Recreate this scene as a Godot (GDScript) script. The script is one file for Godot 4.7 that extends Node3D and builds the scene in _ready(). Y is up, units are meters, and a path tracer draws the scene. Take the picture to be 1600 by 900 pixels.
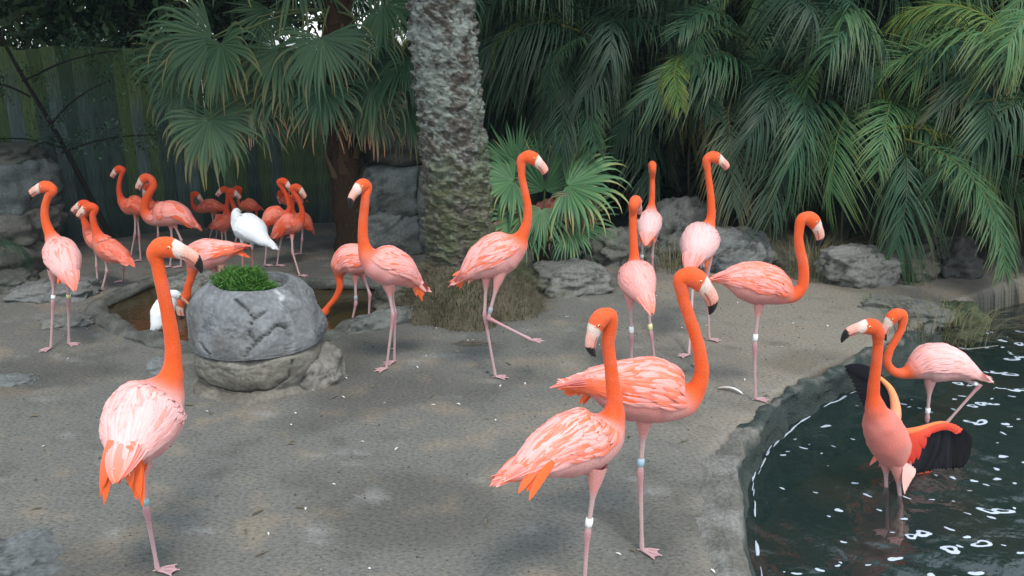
extends Node3D
# A flamingo enclosure: mud bank, wading pond, small pool, palms, board fence and the flock.

const WATER := -0.22
const POOL_WATER := -0.035
var rng := RandomNumberGenerator.new()
var nz := FastNoiseLite.new()
var cell := FastNoiseLite.new()
var taken := {}
var M := {}
var pond := PackedVector2Array([Vector2(1.02, 1.0), Vector2(1.08, -2.4), Vector2(1.14, -3.2), Vector2(1.27, -3.8), Vector2(1.40, -4.22), Vector2(1.72, -4.72), Vector2(2.15, -5.15),
	Vector2(2.75, -5.62), Vector2(3.2, -6.0), Vector2(3.72, -6.55), Vector2(4.7, -7.3), Vector2(6.5, -7.9), Vector2(9.0, -8.2), Vector2(14.0, -8.0), Vector2(14.0, 1.0)])
var pool := PackedVector2Array([Vector2(-3.5, -6.62), Vector2(-3.2, -6.2), Vector2(-2.8, -5.86), Vector2(-2.35, -5.6), Vector2(-1.9, -5.62), Vector2(-1.5, -5.75), Vector2(-1.25, -6.02), Vector2(-1.05, -6.3),
	Vector2(-0.82, -6.65), Vector2(-0.95, -7.1), Vector2(-1.25, -7.3), Vector2(-1.95, -7.35), Vector2(-2.5, -7.6), Vector2(-2.95, -7.72), Vector2(-3.3, -7.5), Vector2(-3.45, -7.0)])


# ---------------------------------------------------------------- shape helper
class Shape:
	var v := PackedVector3Array()
	var n := PackedVector3Array()
	var c := PackedColorArray()
	var i := PackedInt32Array()

	func grid(rows: Array, cols: Array, wrap: bool, flip := false) -> void:
		var base := v.size()
		var R := rows.size()
		var C: int = rows[0].size()
		var q := PackedVector3Array()
		for k in R:
			q.append_array(rows[k])
			c.append_array(cols[k])
		var nn := PackedVector3Array()
		nn.resize(R * C)
		var last := C if wrap else C - 1
		for a in R - 1:
			for b in last:
				var b2 := (b + 1) % C
				var p0 := a * C + b
				var p1 := a * C + b2
				var p2 := (a + 1) * C + b2
				var p3 := (a + 1) * C + b
				var m := (q[p2] - q[p0]).cross(q[p1] - q[p3])
				if flip:
					m = -m
					i.append_array([base + p0, base + p2, base + p1, base + p0, base + p3, base + p2])
				else:
					i.append_array([base + p0, base + p1, base + p2, base + p0, base + p2, base + p3])
				nn[p0] += m; nn[p1] += m; nn[p2] += m; nn[p3] += m
		for k in nn.size():
			nn[k] = nn[k].normalized() if nn[k].length_squared() > 1e-20 else Vector3.UP
		v.append_array(q)
		n.append_array(nn)

	# closed tube: turned outwards by itself
	func tube(rows: Array, cols: Array) -> void:
		var C: int = rows[0].size()
		var k := rows.size() / 2
		var mid := Vector3.ZERO
		for p in rows[k]:
			mid += p
		mid /= C
		var a: Vector3 = rows[k][0]
		var b: Vector3 = rows[k][1]
		var d: Vector3 = rows[k - 1][0]
		var m := (b - d).cross(rows[k - 1][1] - a)
		grid(rows, cols, true, m.dot((a + b) * 0.5 - mid) > 0)

	# round bar along a path
	func bar(path: Array, radii: Array, col: Color, sides := 8, col2 := Color(-1, 0, 0)) -> void:
		var rows := []
		var cols := []
		var t: Vector3 = (path[1] - path[0]).normalized()
		var side: Vector3 = t.cross(Vector3.UP if absf(t.y) < 0.9 else Vector3.RIGHT).normalized()
		for k in path.size():
			if k > 0:
				var to: Vector3 = (path[mini(k + 1, path.size() - 1)] - path[k - 1]).normalized()
				side = (side - to * side.dot(to)).normalized()
				t = to
			var up: Vector3 = t.cross(side)
			var row := PackedVector3Array()
			var cr := PackedColorArray()
			var cc := col if col2.r < 0 else col.lerp(col2, float(k) / (path.size() - 1))
			for s in sides:
				var an := TAU * s / sides
				row.append(path[k] + (side * cos(an) + up * sin(an)) * radii[k])
				cr.append(cc)
			rows.append(row); cols.append(cr)
		var r0 := PackedVector3Array(); var r1 := PackedVector3Array()
		for s in sides:
			r0.append(path[0]); r1.append(path[-1])
		rows.push_front(r0); cols.push_front(cols[0])
		rows.append(r1); cols.append(cols[-1])
		tube(rows, cols)

	# leaf or feather: a strip three points wide with a raised middle
	func strip(path: Array, half: Array, ridge: Array, cols: Array) -> void:
		var rows := []
		var cr := []
		for k in path.size():
			rows.append(PackedVector3Array([path[k] - half[k], path[k] + ridge[k], path[k] + half[k]]))
			cr.append(PackedColorArray([cols[k], cols[k], cols[k]]))
		grid(rows, cr, false)

	func ball(at: Vector3, r: Vector3, col: Color, rings := 6, sides := 10) -> void:
		var rows := []
		var cols := []
		for a in rings + 1:
			var th := PI * a / rings
			var row := PackedVector3Array(); var cr := PackedColorArray()
			for b in sides:
				var ph := TAU * b / sides
				row.append(at + Vector3(sin(th) * cos(ph), cos(th), sin(th) * sin(ph)) * r)
				cr.append(col)
			rows.append(row); cols.append(cr)
		tube(rows, cols)

	func mesh() -> ArrayMesh:
		var a := []
		a.resize(Mesh.ARRAY_MAX)
		a[Mesh.ARRAY_VERTEX] = v
		a[Mesh.ARRAY_NORMAL] = n
		a[Mesh.ARRAY_COLOR] = c
		a[Mesh.ARRAY_INDEX] = i
		var m := ArrayMesh.new()
		m.add_surface_from_arrays(Mesh.PRIMITIVE_TRIANGLES, a)
		return m


# ---------------------------------------------------------------- nodes
func numbered(called: String) -> String:
	var k: int = taken.get(called, 0)
	taken[called] = k + 1
	return called if k == 0 else "%s_%03d" % [called, k]

func tag(o: Node3D, label: String, category: String, group := "", kind := "") -> Node3D:
	if label: o.set_meta("label", label)
	if category: o.set_meta("category", category)
	if group: o.set_meta("group", group)
	if kind: o.set_meta("kind", kind)
	return o

func thing(called: String, label: String, category: String, at := Vector3.ZERO, group := "") -> Node3D:
	var o := Node3D.new()
	o.name = numbered(called)
	o.position = at
	add_child(o)
	tag(o, label, category, group)
	return o

func part(called: String, m: Mesh, mat: Material, parent: Node3D = self, at := Transform3D()) -> MeshInstance3D:
	var o := MeshInstance3D.new()
	o.mesh = m
	o.material_override = mat
	o.transform = at
	if parent == self:
		o.name = numbered(called)
	else:
		var key := "%d/%s" % [parent.get_instance_id(), called]
		var k: int = taken.get(key, 0)
		taken[key] = k + 1
		o.name = called if k == 0 else "%s_%03d" % [called, k]
	parent.add_child(o, true)
	return o

func struct(called: String, m: Mesh, mat: Material, label: String) -> MeshInstance3D:
	var o := part(called, m, mat)
	tag(o, label, called.replace("_", " "), "", "structure")
	return o

func many(called: String, m: Mesh, mat: Material, places: Array, tints: Array, parent: Node3D = self) -> MultiMeshInstance3D:
	var mm := MultiMesh.new()
	mm.transform_format = MultiMesh.TRANSFORM_3D
	mm.use_colors = true
	mm.mesh = m
	mm.instance_count = places.size()
	for k in places.size():
		mm.set_instance_transform(k, places[k])
		mm.set_instance_color(k, tints[k])
	var o := MultiMeshInstance3D.new()
	o.multimesh = mm
	o.material_override = mat
	o.name = numbered(called) if parent == self else called
	parent.add_child(o, true)
	o.set_meta("kind", "stuff")
	return o


# ---------------------------------------------------------------- materials
func speckle(freq: float, lo: float, hi: float, seed_: int, bump := 0.0, kind := FastNoiseLite.TYPE_SIMPLEX_SMOOTH) -> NoiseTexture2D:
	var f := FastNoiseLite.new()
	f.noise_type = kind
	f.frequency = freq
	f.fractal_octaves = 5
	f.seed = seed_
	var t := NoiseTexture2D.new()
	t.width = 1024; t.height = 1024
	t.seamless = true
	t.noise = f
	var g := Gradient.new()
	g.offsets = PackedFloat32Array([0.15, 0.85])
	g.colors = PackedColorArray([Color(lo, lo, lo), Color(hi, hi, hi)])
	t.color_ramp = g
	return t

func mat(called: String, col: Color, rough: float, tex: Texture2D = null, scale := 1.0, bump_tex: Texture2D = null, bump := 0.0, spec := 0.5) -> StandardMaterial3D:
	var m := StandardMaterial3D.new()
	m.resource_name = called
	m.vertex_color_use_as_albedo = true
	m.albedo_color = col.linear_to_srgb()
	m.roughness = rough
	m.metallic_specular = spec
	m.uv1_triplanar = true
	m.uv1_world_triplanar = true
	m.uv1_scale = Vector3.ONE * scale
	if tex: m.albedo_texture = tex
	if bump_tex:
		m.heightmap_enabled = true
		m.heightmap_texture = bump_tex
		m.heightmap_scale = bump
	M[called] = m
	return m

func make_materials() -> void:
	var fine := speckle(0.02, 0.76, 1.0, 3)
	var grit := speckle(0.03, 0.0, 1.0, 5)
	grit.noise.fractal_gain = 0.72
	var mudtex := speckle(0.022, 0.55, 1.0, 9)
	mudtex.noise.fractal_gain = 0.68
	mudtex.color_ramp.offsets = PackedFloat32Array([0.1, 0.3, 0.55, 0.9])
	mudtex.color_ramp.colors = PackedColorArray([Color(0.5, 0.49, 0.48), Color(0.8, 0.8, 0.8), Color(0.87, 0.87, 0.87), Color(1, 1, 1)])
	var rockb := speckle(0.012, 0.0, 1.0, 11)
	var white := Color(1, 1, 1)
	var mud := mat("mud", white, 0.93, mudtex, 1.7, grit, 0.12, 0.3)
	mud.uv1_scale = Vector3(1.3, 2.0, 2.3)
	mat("concrete", white, 0.9, fine, 1.6, grit, 1.2, 0.35)
	mat("rock", white, 0.88, fine, 1.4, rockb, 0.45, 0.35)
	mat("bark", white, 0.95, fine, 3.0, grit, 1.2, 0.25)
	var wo := mat("wood", white, 0.85, speckle(0.012, 0.6, 1.0, 21), 2.5, null, 0.0, 0.3)
	wo.uv1_scale = Vector3(9.0, 0.35, 9.0)
	var fe := mat("feather", white, 0.72, speckle(0.03, 0.78, 1.0, 31), 5.0, speckle(0.03, 0.0, 1.0, 33), 0.1, 0.3)
	fe.rim_enabled = true
	fe.rim = 0.25
	fe.rim_tint = 0.6
	var bl := mat("blade", white, 0.62, null, 1.0, null, 0.0, 0.3)
	bl.rim_enabled = true
	bl.rim = 0.2
	bl.rim_tint = 0.6
	bl.backlight_enabled = true
	bl.backlight = Color(0.35, 0.35, 0.35)
	mat("skin", white, 0.6, speckle(0.04, 0.75, 1.0, 41), 9.0, null, 0.0, 0.4)
	mat("bill", white, 0.35, null, 1.0, null, 0.0, 0.5)
	mat("plastic", white, 0.4)
	mat("quill", white, 0.65, null, 1.0, null, 0.0, 0.15)
	for t in [["leaf_warm", Color(1.75, 1.5, 1.05)], ["leaf_dim", Color(0.42, 0.44, 0.46)], ["leaf_olive", Color(1.3, 1.15, 0.9)], ["leaf", Color(0.9, 0.88, 0.86)], ["leaf_bright", Color(1.8, 1.8, 1.7)], ["leaf_yellow", Color(2.6, 1.7, 0.7)], ["leaf_deep", Color(0.6, 0.7, 0.76)], ["leaf_dry", Color(2.6, 1.35, 1.6)]]:
		var lm := mat(t[0], Color(1, 1, 1), 0.45, null, 1.0, null, 0.0, 0.36)
		lm.albedo_color = Color(t[1].r, t[1].g, t[1].b).linear_to_srgb()
		lm.backlight_enabled = true
		lm.backlight = Color(0.4, 0.45, 0.3)
	var w := mat("water", Color(0.010, 0.026, 0.025), 0.03, null, 1.0, speckle(0.006, 0.0, 1.0, 51), 0.45)
	w.vertex_color_use_as_albedo = false
	w.transparency = BaseMaterial3D.TRANSPARENCY_ALPHA
	w.albedo_color.a = 0.52
	w.uv1_scale = Vector3(0.9, 0.9, 0.9)
	var p := mat("pool_water", Color(0.05, 0.038, 0.016), 0.03, null, 1.0, speckle(0.008, 0.0, 1.0, 52), 0.25)
	p.vertex_color_use_as_albedo = false
	p.transparency = BaseMaterial3D.TRANSPARENCY_ALPHA
	p.albedo_color.a = 0.7
	var fo := mat("foam", Color(0.42, 0.47, 0.54), 0.5)
	fo.vertex_color_use_as_albedo = false


# ---------------------------------------------------------------- ground, pond, pool
func edge(poly: PackedVector2Array, p: Vector2) -> float:   # signed distance, positive inside
	var best := 1e9
	for k in poly.size():
		var q := Geometry2D.get_closest_point_to_segment(p, poly[k], poly[(k + 1) % poly.size()])
		best = minf(best, p.distance_squared_to(q))
	var d := sqrt(best)
	return d if Geometry2D.is_point_in_polygon(p, poly) else -d

func relief(x: float, z: float) -> float:
	return nz.get_noise_2d(x * 28.0, z * 28.0) * 0.012 + nz.get_noise_2d(x * 150.0, z * 150.0) * 0.005

func ground_height(x: float, z: float) -> float:
	var h := relief(x, z)
	if x > 0.4 and z > -9.5:
		var d := edge(pond, Vector2(x, z))
		if d > -0.3:
			h = lerpf(h, -0.66 + h, smoothstep(-0.29 * lerpf(0.36, 1.0, smoothstep(-4.5, -3.9, z)), -0.02, d))
	if x > -4.0 and x < -0.4 and z < -5.2 and z > -8.1:
		var d2 := edge(pool, Vector2(x, z))
		if d2 > -0.06:
			h = lerpf(h, -0.2 + h, smoothstep(-0.06, 0.12, d2))
	return h

func axis(lo: float, hi: float, step: float, far_lo: float, far_hi: float) -> PackedFloat32Array:
	var a := PackedFloat32Array()
	var s := step
	var x := lo
	var before := []
	while x > far_lo:
		s *= 1.35
		x -= s
		before.push_front(x)
	for b in before: a.append(b)
	x = lo
	while x < hi:
		a.append(x)
		x += step
	s = step
	while x < far_hi:
		a.append(x)
		s *= 1.35
		x += s
	a.append(x)
	return a

func make_ground() -> void:
	var xs := axis(-5.2, 5.4, 0.042, -120, 120)
	var zs := axis(-9.4, -1.6, 0.042, -160, 40)
	var rows := []
	var cols := []
	for z in zs:
		var row := PackedVector3Array()
		var cr := PackedColorArray()
		for x in xs:
			row.append(Vector3(x, ground_height(x, z), z))
			var a := nz.get_noise_2d(x * 22.0 + 300, z * 34.0)
			var b := nz.get_noise_2d(x * 90.0 - 90, z * 110.0 + 40)
			var dry := smoothstep(0.1, 1.6, x + a * 1.2 + 0.15 * (z + 5.0))
			var col := Color(0.188, 0.184, 0.165).lerp(Color(0.28, 0.252, 0.208), dry)
			col = col.lerp(Color(0.30, 0.25, 0.19), clampf(b * 1.5 - 0.3 + a * 0.9, 0, 0.6))
			col = col * (1.0 - 0.28 * smoothstep(0.05, 0.4, nz.get_noise_2d(x * 14.0 + 900, z * 18.0)))
			var w := nz.get_noise_2d(x * 60.0 + 700, z * 110.0 - 200)
			col = col.lerp(Color(0.34, 0.34, 0.33), clampf(w * 2.2 - 0.95, 0, 0.5))
			col = col.lerp(Color(0.075, 0.078, 0.066), clampf(-b * 1.1 - 0.38 - a * 0.5, 0, 0.4))
			if x > 1.0 and row[-1].y < -0.02: col = col.lerp(Color(0.05, 0.06, 0.05), smoothstep(-0.02, -0.06, row[-1].y))
			if row[-1].y < -0.12:
				col = Color(0.05, 0.062, 0.045).lerp(Color(0.10, 0.07, 0.04), clampf(a * 2.0 + 0.05, 0, 1))
			cr.append(col)
		rows.append(row); cols.append(cr)
	var s := Shape.new()
	s.grid(rows, cols, false, false)
	fix_up(s)
	struct("ground", s.mesh(), M.mud, "trodden grey brown mud of the enclosure floor")

func fix_up(s: Shape) -> void:   # a sheet that must face upwards
	var t := 0.0
	for k in range(0, s.n.size(), 97): t += s.n[k].y
	if t < 0:
		for k in s.n.size(): s.n[k] = -s.n[k]
		for k in range(0, s.i.size(), 3):
			var a := s.i[k]
			s.i[k] = s.i[k + 1]
			s.i[k + 1] = a

func dense(poly: PackedVector2Array, step: float, closed: bool) -> PackedVector2Array:
	var out := PackedVector2Array()
	var n := poly.size()
	for k in (n if closed else n - 1):
		var a := poly[(k - 1 + n) % n] if closed or k > 0 else poly[k]
		var b := poly[k]
		var c := poly[(k + 1) % n]
		var d := poly[(k + 2) % n] if closed or k + 2 < n else c
		var m := maxi(1, int(b.distance_to(c) / step))
		for t in m:
			out.append(b.cubic_interpolate(c, a, d, float(t) / m))
	return out

# a rough rim following a line; profile points are (outwards, height)
func rim(line: PackedVector2Array, closed: bool, profile: Array, rough: float, inward: float, paint: Callable, narrow := false) -> Shape:
	var rows := []
	var cols := []
	var n := line.size()
	for k in (n + 1 if closed else n):
		var p := line[k % n]
		var t := (line[(k + 1) % n] - line[(k - 1 + n) % n]) if closed else (line[mini(k + 1, n - 1)] - line[maxi(k - 1, 0)])
		var out := Vector2(t.y, -t.x).normalized() * inward
		var row := PackedVector3Array()
		var cr := PackedColorArray()
		for q in profile:
			var at: Vector2 = p + out * q.x * (lerpf(0.36, 1.0, smoothstep(-4.5, -3.9, p.y)) if narrow and q.x > 0 else 1.0)
			var w := nz.get_noise_3d(at.x * 70, q.y * 120, at.y * 70) * rough + nz.get_noise_3d(at.x * 220, q.y * 300, at.y * 220) * rough * 0.4
			at += out * w
			row.append(Vector3(at.x, q.y + w * 0.8 * clampf((q.y + 0.4) * 4.0, 0, 1), at.y))
			cr.append(paint.call(at, q))
		rows.append(row); cols.append(cr)
	var s := Shape.new()
	s.grid(rows, cols, false)
	fix_up(s)
	return s

func wave(x: float, z: float) -> float:
	var r := Vector2(x - 2.2, z + 4.0).length()
	var q := Vector2(x - 2.75, z + 4.95).length()
	return sin(r * 34.0 + nz.get_noise_2d(x * 60, z * 60) * 3.0) * 0.0036 * exp(-absf(r - 0.75) * 1.1) + sin(q * 40.0) * 0.0018 * exp(-q * 1.3) + nz.get_noise_2d(x * 60, z * 230) * 0.010 * smoothstep(2.3, 3.2, x) * smoothstep(-4.9, -3.8, z) + nz.get_noise_2d(x * 90, z * 170) * 0.0035 + nz.get_noise_2d(x * 40, z * 60) * 0.008

func make_water() -> void:
	var line := dense(pond.slice(0, 10), 0.03, false)
	var bank := func(at: Vector2, q: Vector2) -> Color:
		var a := nz.get_noise_2d(at.x * 60, at.y * 60)
		var b := nz.get_noise_3d(at.x * 200, q.y * 200, at.y * 200)
		var dryc := Color(0.31, 0.305, 0.28).lerp(Color(0.18, 0.175, 0.15), clampf(a * 2.0 + 0.35 + b * 1.2, 0, 1))
		var wet := Color(0.045, 0.065, 0.06).lerp(Color(0.09, 0.11, 0.095), clampf(b + 0.4, 0, 1))
		var low := smoothstep(0.0, -0.07, q.y + b * 0.06 + a * 0.04)
		if at.y < -4.35: low = smoothstep(0.03, -0.02, q.y + b * 0.05 + a * 0.05)
		return dryc.lerp(wet, low)
	var prof := []
	for k in 26:
		var t := k / 25.0
		prof.append(Vector2(0.30 - 0.2 * smoothstep(0, 0.35, t) * 1.0 - 0.13 * smoothstep(0.3, 1.0, t), -0.012 + 0.016 * sin(clampf(t / 0.35, 0, 1) * PI) - 0.62 * pow(clampf((t - 0.3) / 0.7, 0, 1), 1.25)))
	var s := rim(line, false, prof, 0.05, 1.0, bank, true)
	struct("pond_bank", s.mesh(), M.concrete, "rough mossy concrete bank along the pond edge")
	var rows := []
	var cols := []
	var z := -8.6
	while z < 0.9:
		var row := PackedVector3Array(); var cr := PackedColorArray()
		var x := 0.95
		while x < 14.0:
			row.append(Vector3(x, WATER + wave(x, z), z)); cr.append(Color.WHITE)
			x += 0.032 if x < 5.5 else 0.2
		rows.append(row); cols.append(cr)
		z += 0.032 if z < -1.8 else 0.2
	s = Shape.new()
	s.grid(rows, cols, false)
	fix_up(s)
	var o := part("water", s.mesh(), M.water)
	tag(o, "dark rippled green water of the wading pond", "water", "", "structure")
	# foam
	s = Shape.new()
	rng.seed = 77
	for k in 900:
		var p := Vector2(rng.randf_range(1.1, 6.0), rng.randf_range(-7.6, -2.4))
		if edge(pond, p) < 0.03 or nz.get_noise_2d(p.x * 40 + 50, p.y * 40) < -0.3: continue
		var r := rng.randf_range(0.006, 0.022) * (1.7 if rng.randf() < 0.2 else 1.0)
		fleck(s, p, r, rng.randf_range(0.35, 0.8), 0.0, rng.randf_range(-0.5, 0.9))
	var eights := [Vector2(1.98, -3.62), Vector2(2.12, -3.5), Vector2(2.3, -3.55), Vector2(2.02, -3.28), Vector2(2.22, -3.25), Vector2(2.5, -3.85), Vector2(2.75, -3.72), Vector2(3.0, -4.2), Vector2(2.95, -4.9), Vector2(3.3, -4.6), Vector2(3.5, -5.1), Vector2(3.2, -5.5),
		Vector2(3.6, -5.7), Vector2(3.9, -5.4), Vector2(3.85, -6.0), Vector2(4.1, -6.3), Vector2(4.2, -5.8), Vector2(3.3, -3.6), Vector2(1.85, -3.1), Vector2(2.4, -3.0), Vector2(3.6, -4.3), Vector2(4.3, -6.6), Vector2(4.5, -6.2), Vector2(3.1, -5.15), Vector2(3.45, -5.4)]
	for e in eights:
		for k in rng.randi_range(1, 3):
			fleck(s, e + Vector2(k * 0.07, rng.randf_range(-0.025, 0.025)), rng.randf_range(0.028, 0.055), 0.55, rng.randf_range(0.35, 0.6), rng.randf_range(-0.4, 0.4))
	for k in range(0, line.size() - 40, 2):   # a broken line of scum along the bank
		if nz.get_noise_2d(k * 9.0, 7) > -0.05 and line[k].y < -3.3 and line[k].y > -5.5:
			var t := (line[k + 1] - line[k]).normalized()
			fleck(s, line[k] + Vector2(t.y, -t.x) * (0.012 + rng.randf_range(-0.012, 0.008)), rng.randf_range(0.03, 0.08), rng.randf_range(0.05, 0.11), 0.0, atan2(t.y, t.x))
	o = part("foam", s.mesh(), M.foam)
	tag(o, "white flecks and rings of foam drifting on the pond", "foam", "", "stuff")
	# small pool
	s = Shape.new()
	rows = []; cols = []
	z = -7.75
	while z < -5.4:
		var row := PackedVector3Array(); var cr := PackedColorArray()
		var x := -3.6
		while x < -0.7:
			row.append(Vector3(x, POOL_WATER + nz.get_noise_2d(x * 120, z * 160) * 0.002, z)); cr.append(Color.WHITE)
			x += 0.05
		rows.append(row); cols.append(cr)
		z += 0.05
	s.grid(rows, cols, false)
	fix_up(s)
	o = part("pool_water", s.mesh(), M.pool_water)
	tag(o, "still brown water of the small kerbed pool", "water", "", "structure")
	var kerb := func(at: Vector2, q: Vector2) -> Color:
		var b := nz.get_noise_3d(at.x * 180, q.y * 300, at.y * 180)
		return Color(0.10, 0.105, 0.092).lerp(Color(0.2, 0.2, 0.18), clampf(b * 1.4 + 0.3 + q.y * 2.0, 0, 1)).lerp(Color(0.04, 0.045, 0.035), smoothstep(0.0, -0.04, q.y))
	prof = []
	for k in 18:
		var a := PI * (k / 17.0)
		prof.append(Vector2(0.085 * cos(a) + 0.01, 0.07 * sin(a) * (1.0 + 0.3 * cos(a)) - 0.03 - (0.14 if k > 15 else 0.0)))
	s = rim(dense(pool, 0.04, true), true, prof, 0.05, 1.0, kerb)
	struct("pool_kerb", s.mesh(), M.concrete, "lumpy stone kerb around the small pool")

func fleck(s: Shape, p: Vector2, r: float, squash: float, hole: float, turn: float) -> void:
	var rows := [PackedVector3Array(), PackedVector3Array()]
	var cols := [PackedColorArray(), PackedColorArray()]
	var ph := rng.randf() * 10.0
	for k in 15:
		var a := TAU * k / 14.0
		var w := 1.0 + 0.3 * sin(a * 2 + ph) + 0.15 * sin(a * 3 + ph * 2)
		var d := Vector2(cos(a), sin(a) * squash).rotated(turn) * r * w
		for j in 2:
			var q: Vector2 = p + d * ([hole, 1.0][j])
			rows[j].append(Vector3(q.x, WATER + wave(q.x, q.y) + 0.005 - 0.002 * j, q.y))
			cols[j].append(Color.WHITE)
	var t := Shape.new()
	t.grid(rows, cols, false)
	fix_up(t)
	var base := s.v.size()
	s.v.append_array(t.v); s.n.append_array(t.n); s.c.append_array(t.c)
	for k in t.i: s.i.append(base + k)


# ---------------------------------------------------------------- rocks
func boulder(r: Vector3, seed_: float, tone: Color, rough := 0.22, cracks := 0.05, boxy := 0.0, res := 42) -> Shape:
	var rows := []
	var cols := []
	for a in res + 1:
		var th := PI * a / res
		var row := PackedVector3Array(); var cr := PackedColorArray()
		for b in res * 2:
			var ph := TAU * b / (res * 2)
			var d := Vector3(sin(th) * cos(ph), cos(th), sin(th) * sin(ph))
			if boxy > 0:
				var big := maxf(absf(d.x), maxf(absf(d.y), absf(d.z)))
				d = d.lerp(d / big, boxy)
			var q := d * r
			var k := d * 48.0 + Vector3(seed_, seed_ * 1.7, -seed_)
			var f := 1.0 + nz.get_noise_3dv(k) * rough * 1.3 + nz.get_noise_3dv(k * 2.6) * rough * 0.28 + nz.get_noise_3dv(k * 9.0) * rough * 0.06
			var cr_ := cell.get_noise_3dv(q * 46.0 + Vector3(seed_, 0, seed_))
			var groove := smoothstep(-0.94, -0.985, cr_)
			f -= groove * cracks
			row.append(q * f)
			var n1 := nz.get_noise_3dv(q * 40.0 + Vector3(seed_, 9, 2))
			var n2 := nz.get_noise_3dv(q * 160.0 + Vector3(seed_, 9, 2))
			var c := tone * (1.15 + n1 * 0.45 + n2 * 0.22)
			c = c.lerp(Color(0.09, 0.095, 0.07), clampf(n1 * 1.2 - 0.1, 0, 0.5))
			c = c.lerp(Color(0.03, 0.03, 0.028), groove * 0.65)
			cr.append(Color(c.r, c.g, c.b))
		rows.append(row); cols.append(cr)
	var s := Shape.new()
	s.tube(rows, cols)
	return s

func rock(label: String, at: Vector3, r: Vector3, turn: float, seed_: float, tone := Color(0.2, 0.2, 0.185), rough := 0.22, boxy := 0.0, cracks := 0.05) -> void:
	var s := boulder(r, seed_, tone, rough, cracks, boxy)
	var o := part("boulder", s.mesh(), M.rock)
	o.position = at
	o.rotation.y = turn
	tag(o, label, "boulder", "boulders round the enclosure")

func n_at(d: Vector3, k: float) -> float:
	return nz.get_noise_3d(d.x * 260.0, d.y * 260.0, k * 50.0)

func lathe_rock(profile: Array, seed_: float, tone: Color, at_scale: Vector3, splits: Array, seg := 150) -> Shape:
	var rows := []
	var cols := []
	for q in profile:
		var row := PackedVector3Array(); var cr := PackedColorArray()
		for b in seg:
			var an := TAU * b / seg
			var d := Vector3(cos(an) * q.x, q.y, sin(an) * q.x)
			var k := d * 95.0 + Vector3(seed_, 0, seed_)
			var o := nz.get_noise_3dv(k * 0.6) * 0.06 + nz.get_noise_3dv(k * 2.5) * 0.010 + nz.get_noise_3dv(k * 11.0) * 0.0025
			var groove := 0.35 * smoothstep(-0.97, -0.99, cell.get_noise_3dv(d * 40.0 + Vector3(seed_, 3, 0)))
			if d.z > 0.0:
				var f2 := Vector2(d.x, d.y) + Vector2(n_at(d, 3), n_at(d, 8)) * 0.02
				for c_ in splits:
					for e in c_.size() - 1:
						var near := Geometry2D.get_closest_point_to_segment(f2, c_[e], c_[e + 1])
						groove = maxf(groove, smoothstep(0.0095, 0.003, near.distance_to(f2)))
			o -= groove * 0.024
			var out := Vector3(d.x, 0, d.z).normalized() if q.x > 0.02 else Vector3.ZERO
			row.append((d + out * o + Vector3(0, o * 0.5, 0)) * at_scale)
			var n1 := nz.get_noise_3dv(d * 60.0 + Vector3(5, seed_, 2))
			var n2 := nz.get_noise_3dv(d * 190.0 + Vector3(5, seed_, 2))
			var c := tone * (1.0 + n1 * 0.45 + n2 * 0.22)
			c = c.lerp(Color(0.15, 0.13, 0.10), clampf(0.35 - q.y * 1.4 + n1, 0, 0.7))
			c = c.lerp(Color(0.05, 0.048, 0.042), clampf(n1 * 1.5 - 0.3, 0, 0.35))
			var streak := smoothstep(0.10, 0.0, absf(an - 0.55 + 0.25 * sin(q.y * 9.0) + n2 * 0.15)) * smoothstep(0.40, 0.5, q.y) * smoothstep(0.2, 0.3, q.x)
			c = c.lerp(Color(0.62, 0.64, 0.64), clampf(streak * (0.5 + n2 * 2.0), 0, 0.9))
			c = c.lerp(Color(0.035, 0.035, 0.03), groove * 0.75)
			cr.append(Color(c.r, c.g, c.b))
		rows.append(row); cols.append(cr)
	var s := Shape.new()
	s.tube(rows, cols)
	return s

func spline_profile(pts: Array, per: int) -> Array:
	var out := []
	for k in pts.size() - 1:
		var a: Vector2 = pts[maxi(k - 1, 0)]
		var b: Vector2 = pts[k]
		var c: Vector2 = pts[k + 1]
		var d: Vector2 = pts[mini(k + 2, pts.size() - 1)]
		for t in per:
			out.append(b.cubic_interpolate(c, a, d, float(t) / per))
	out.append(pts[-1])
	return out

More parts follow.
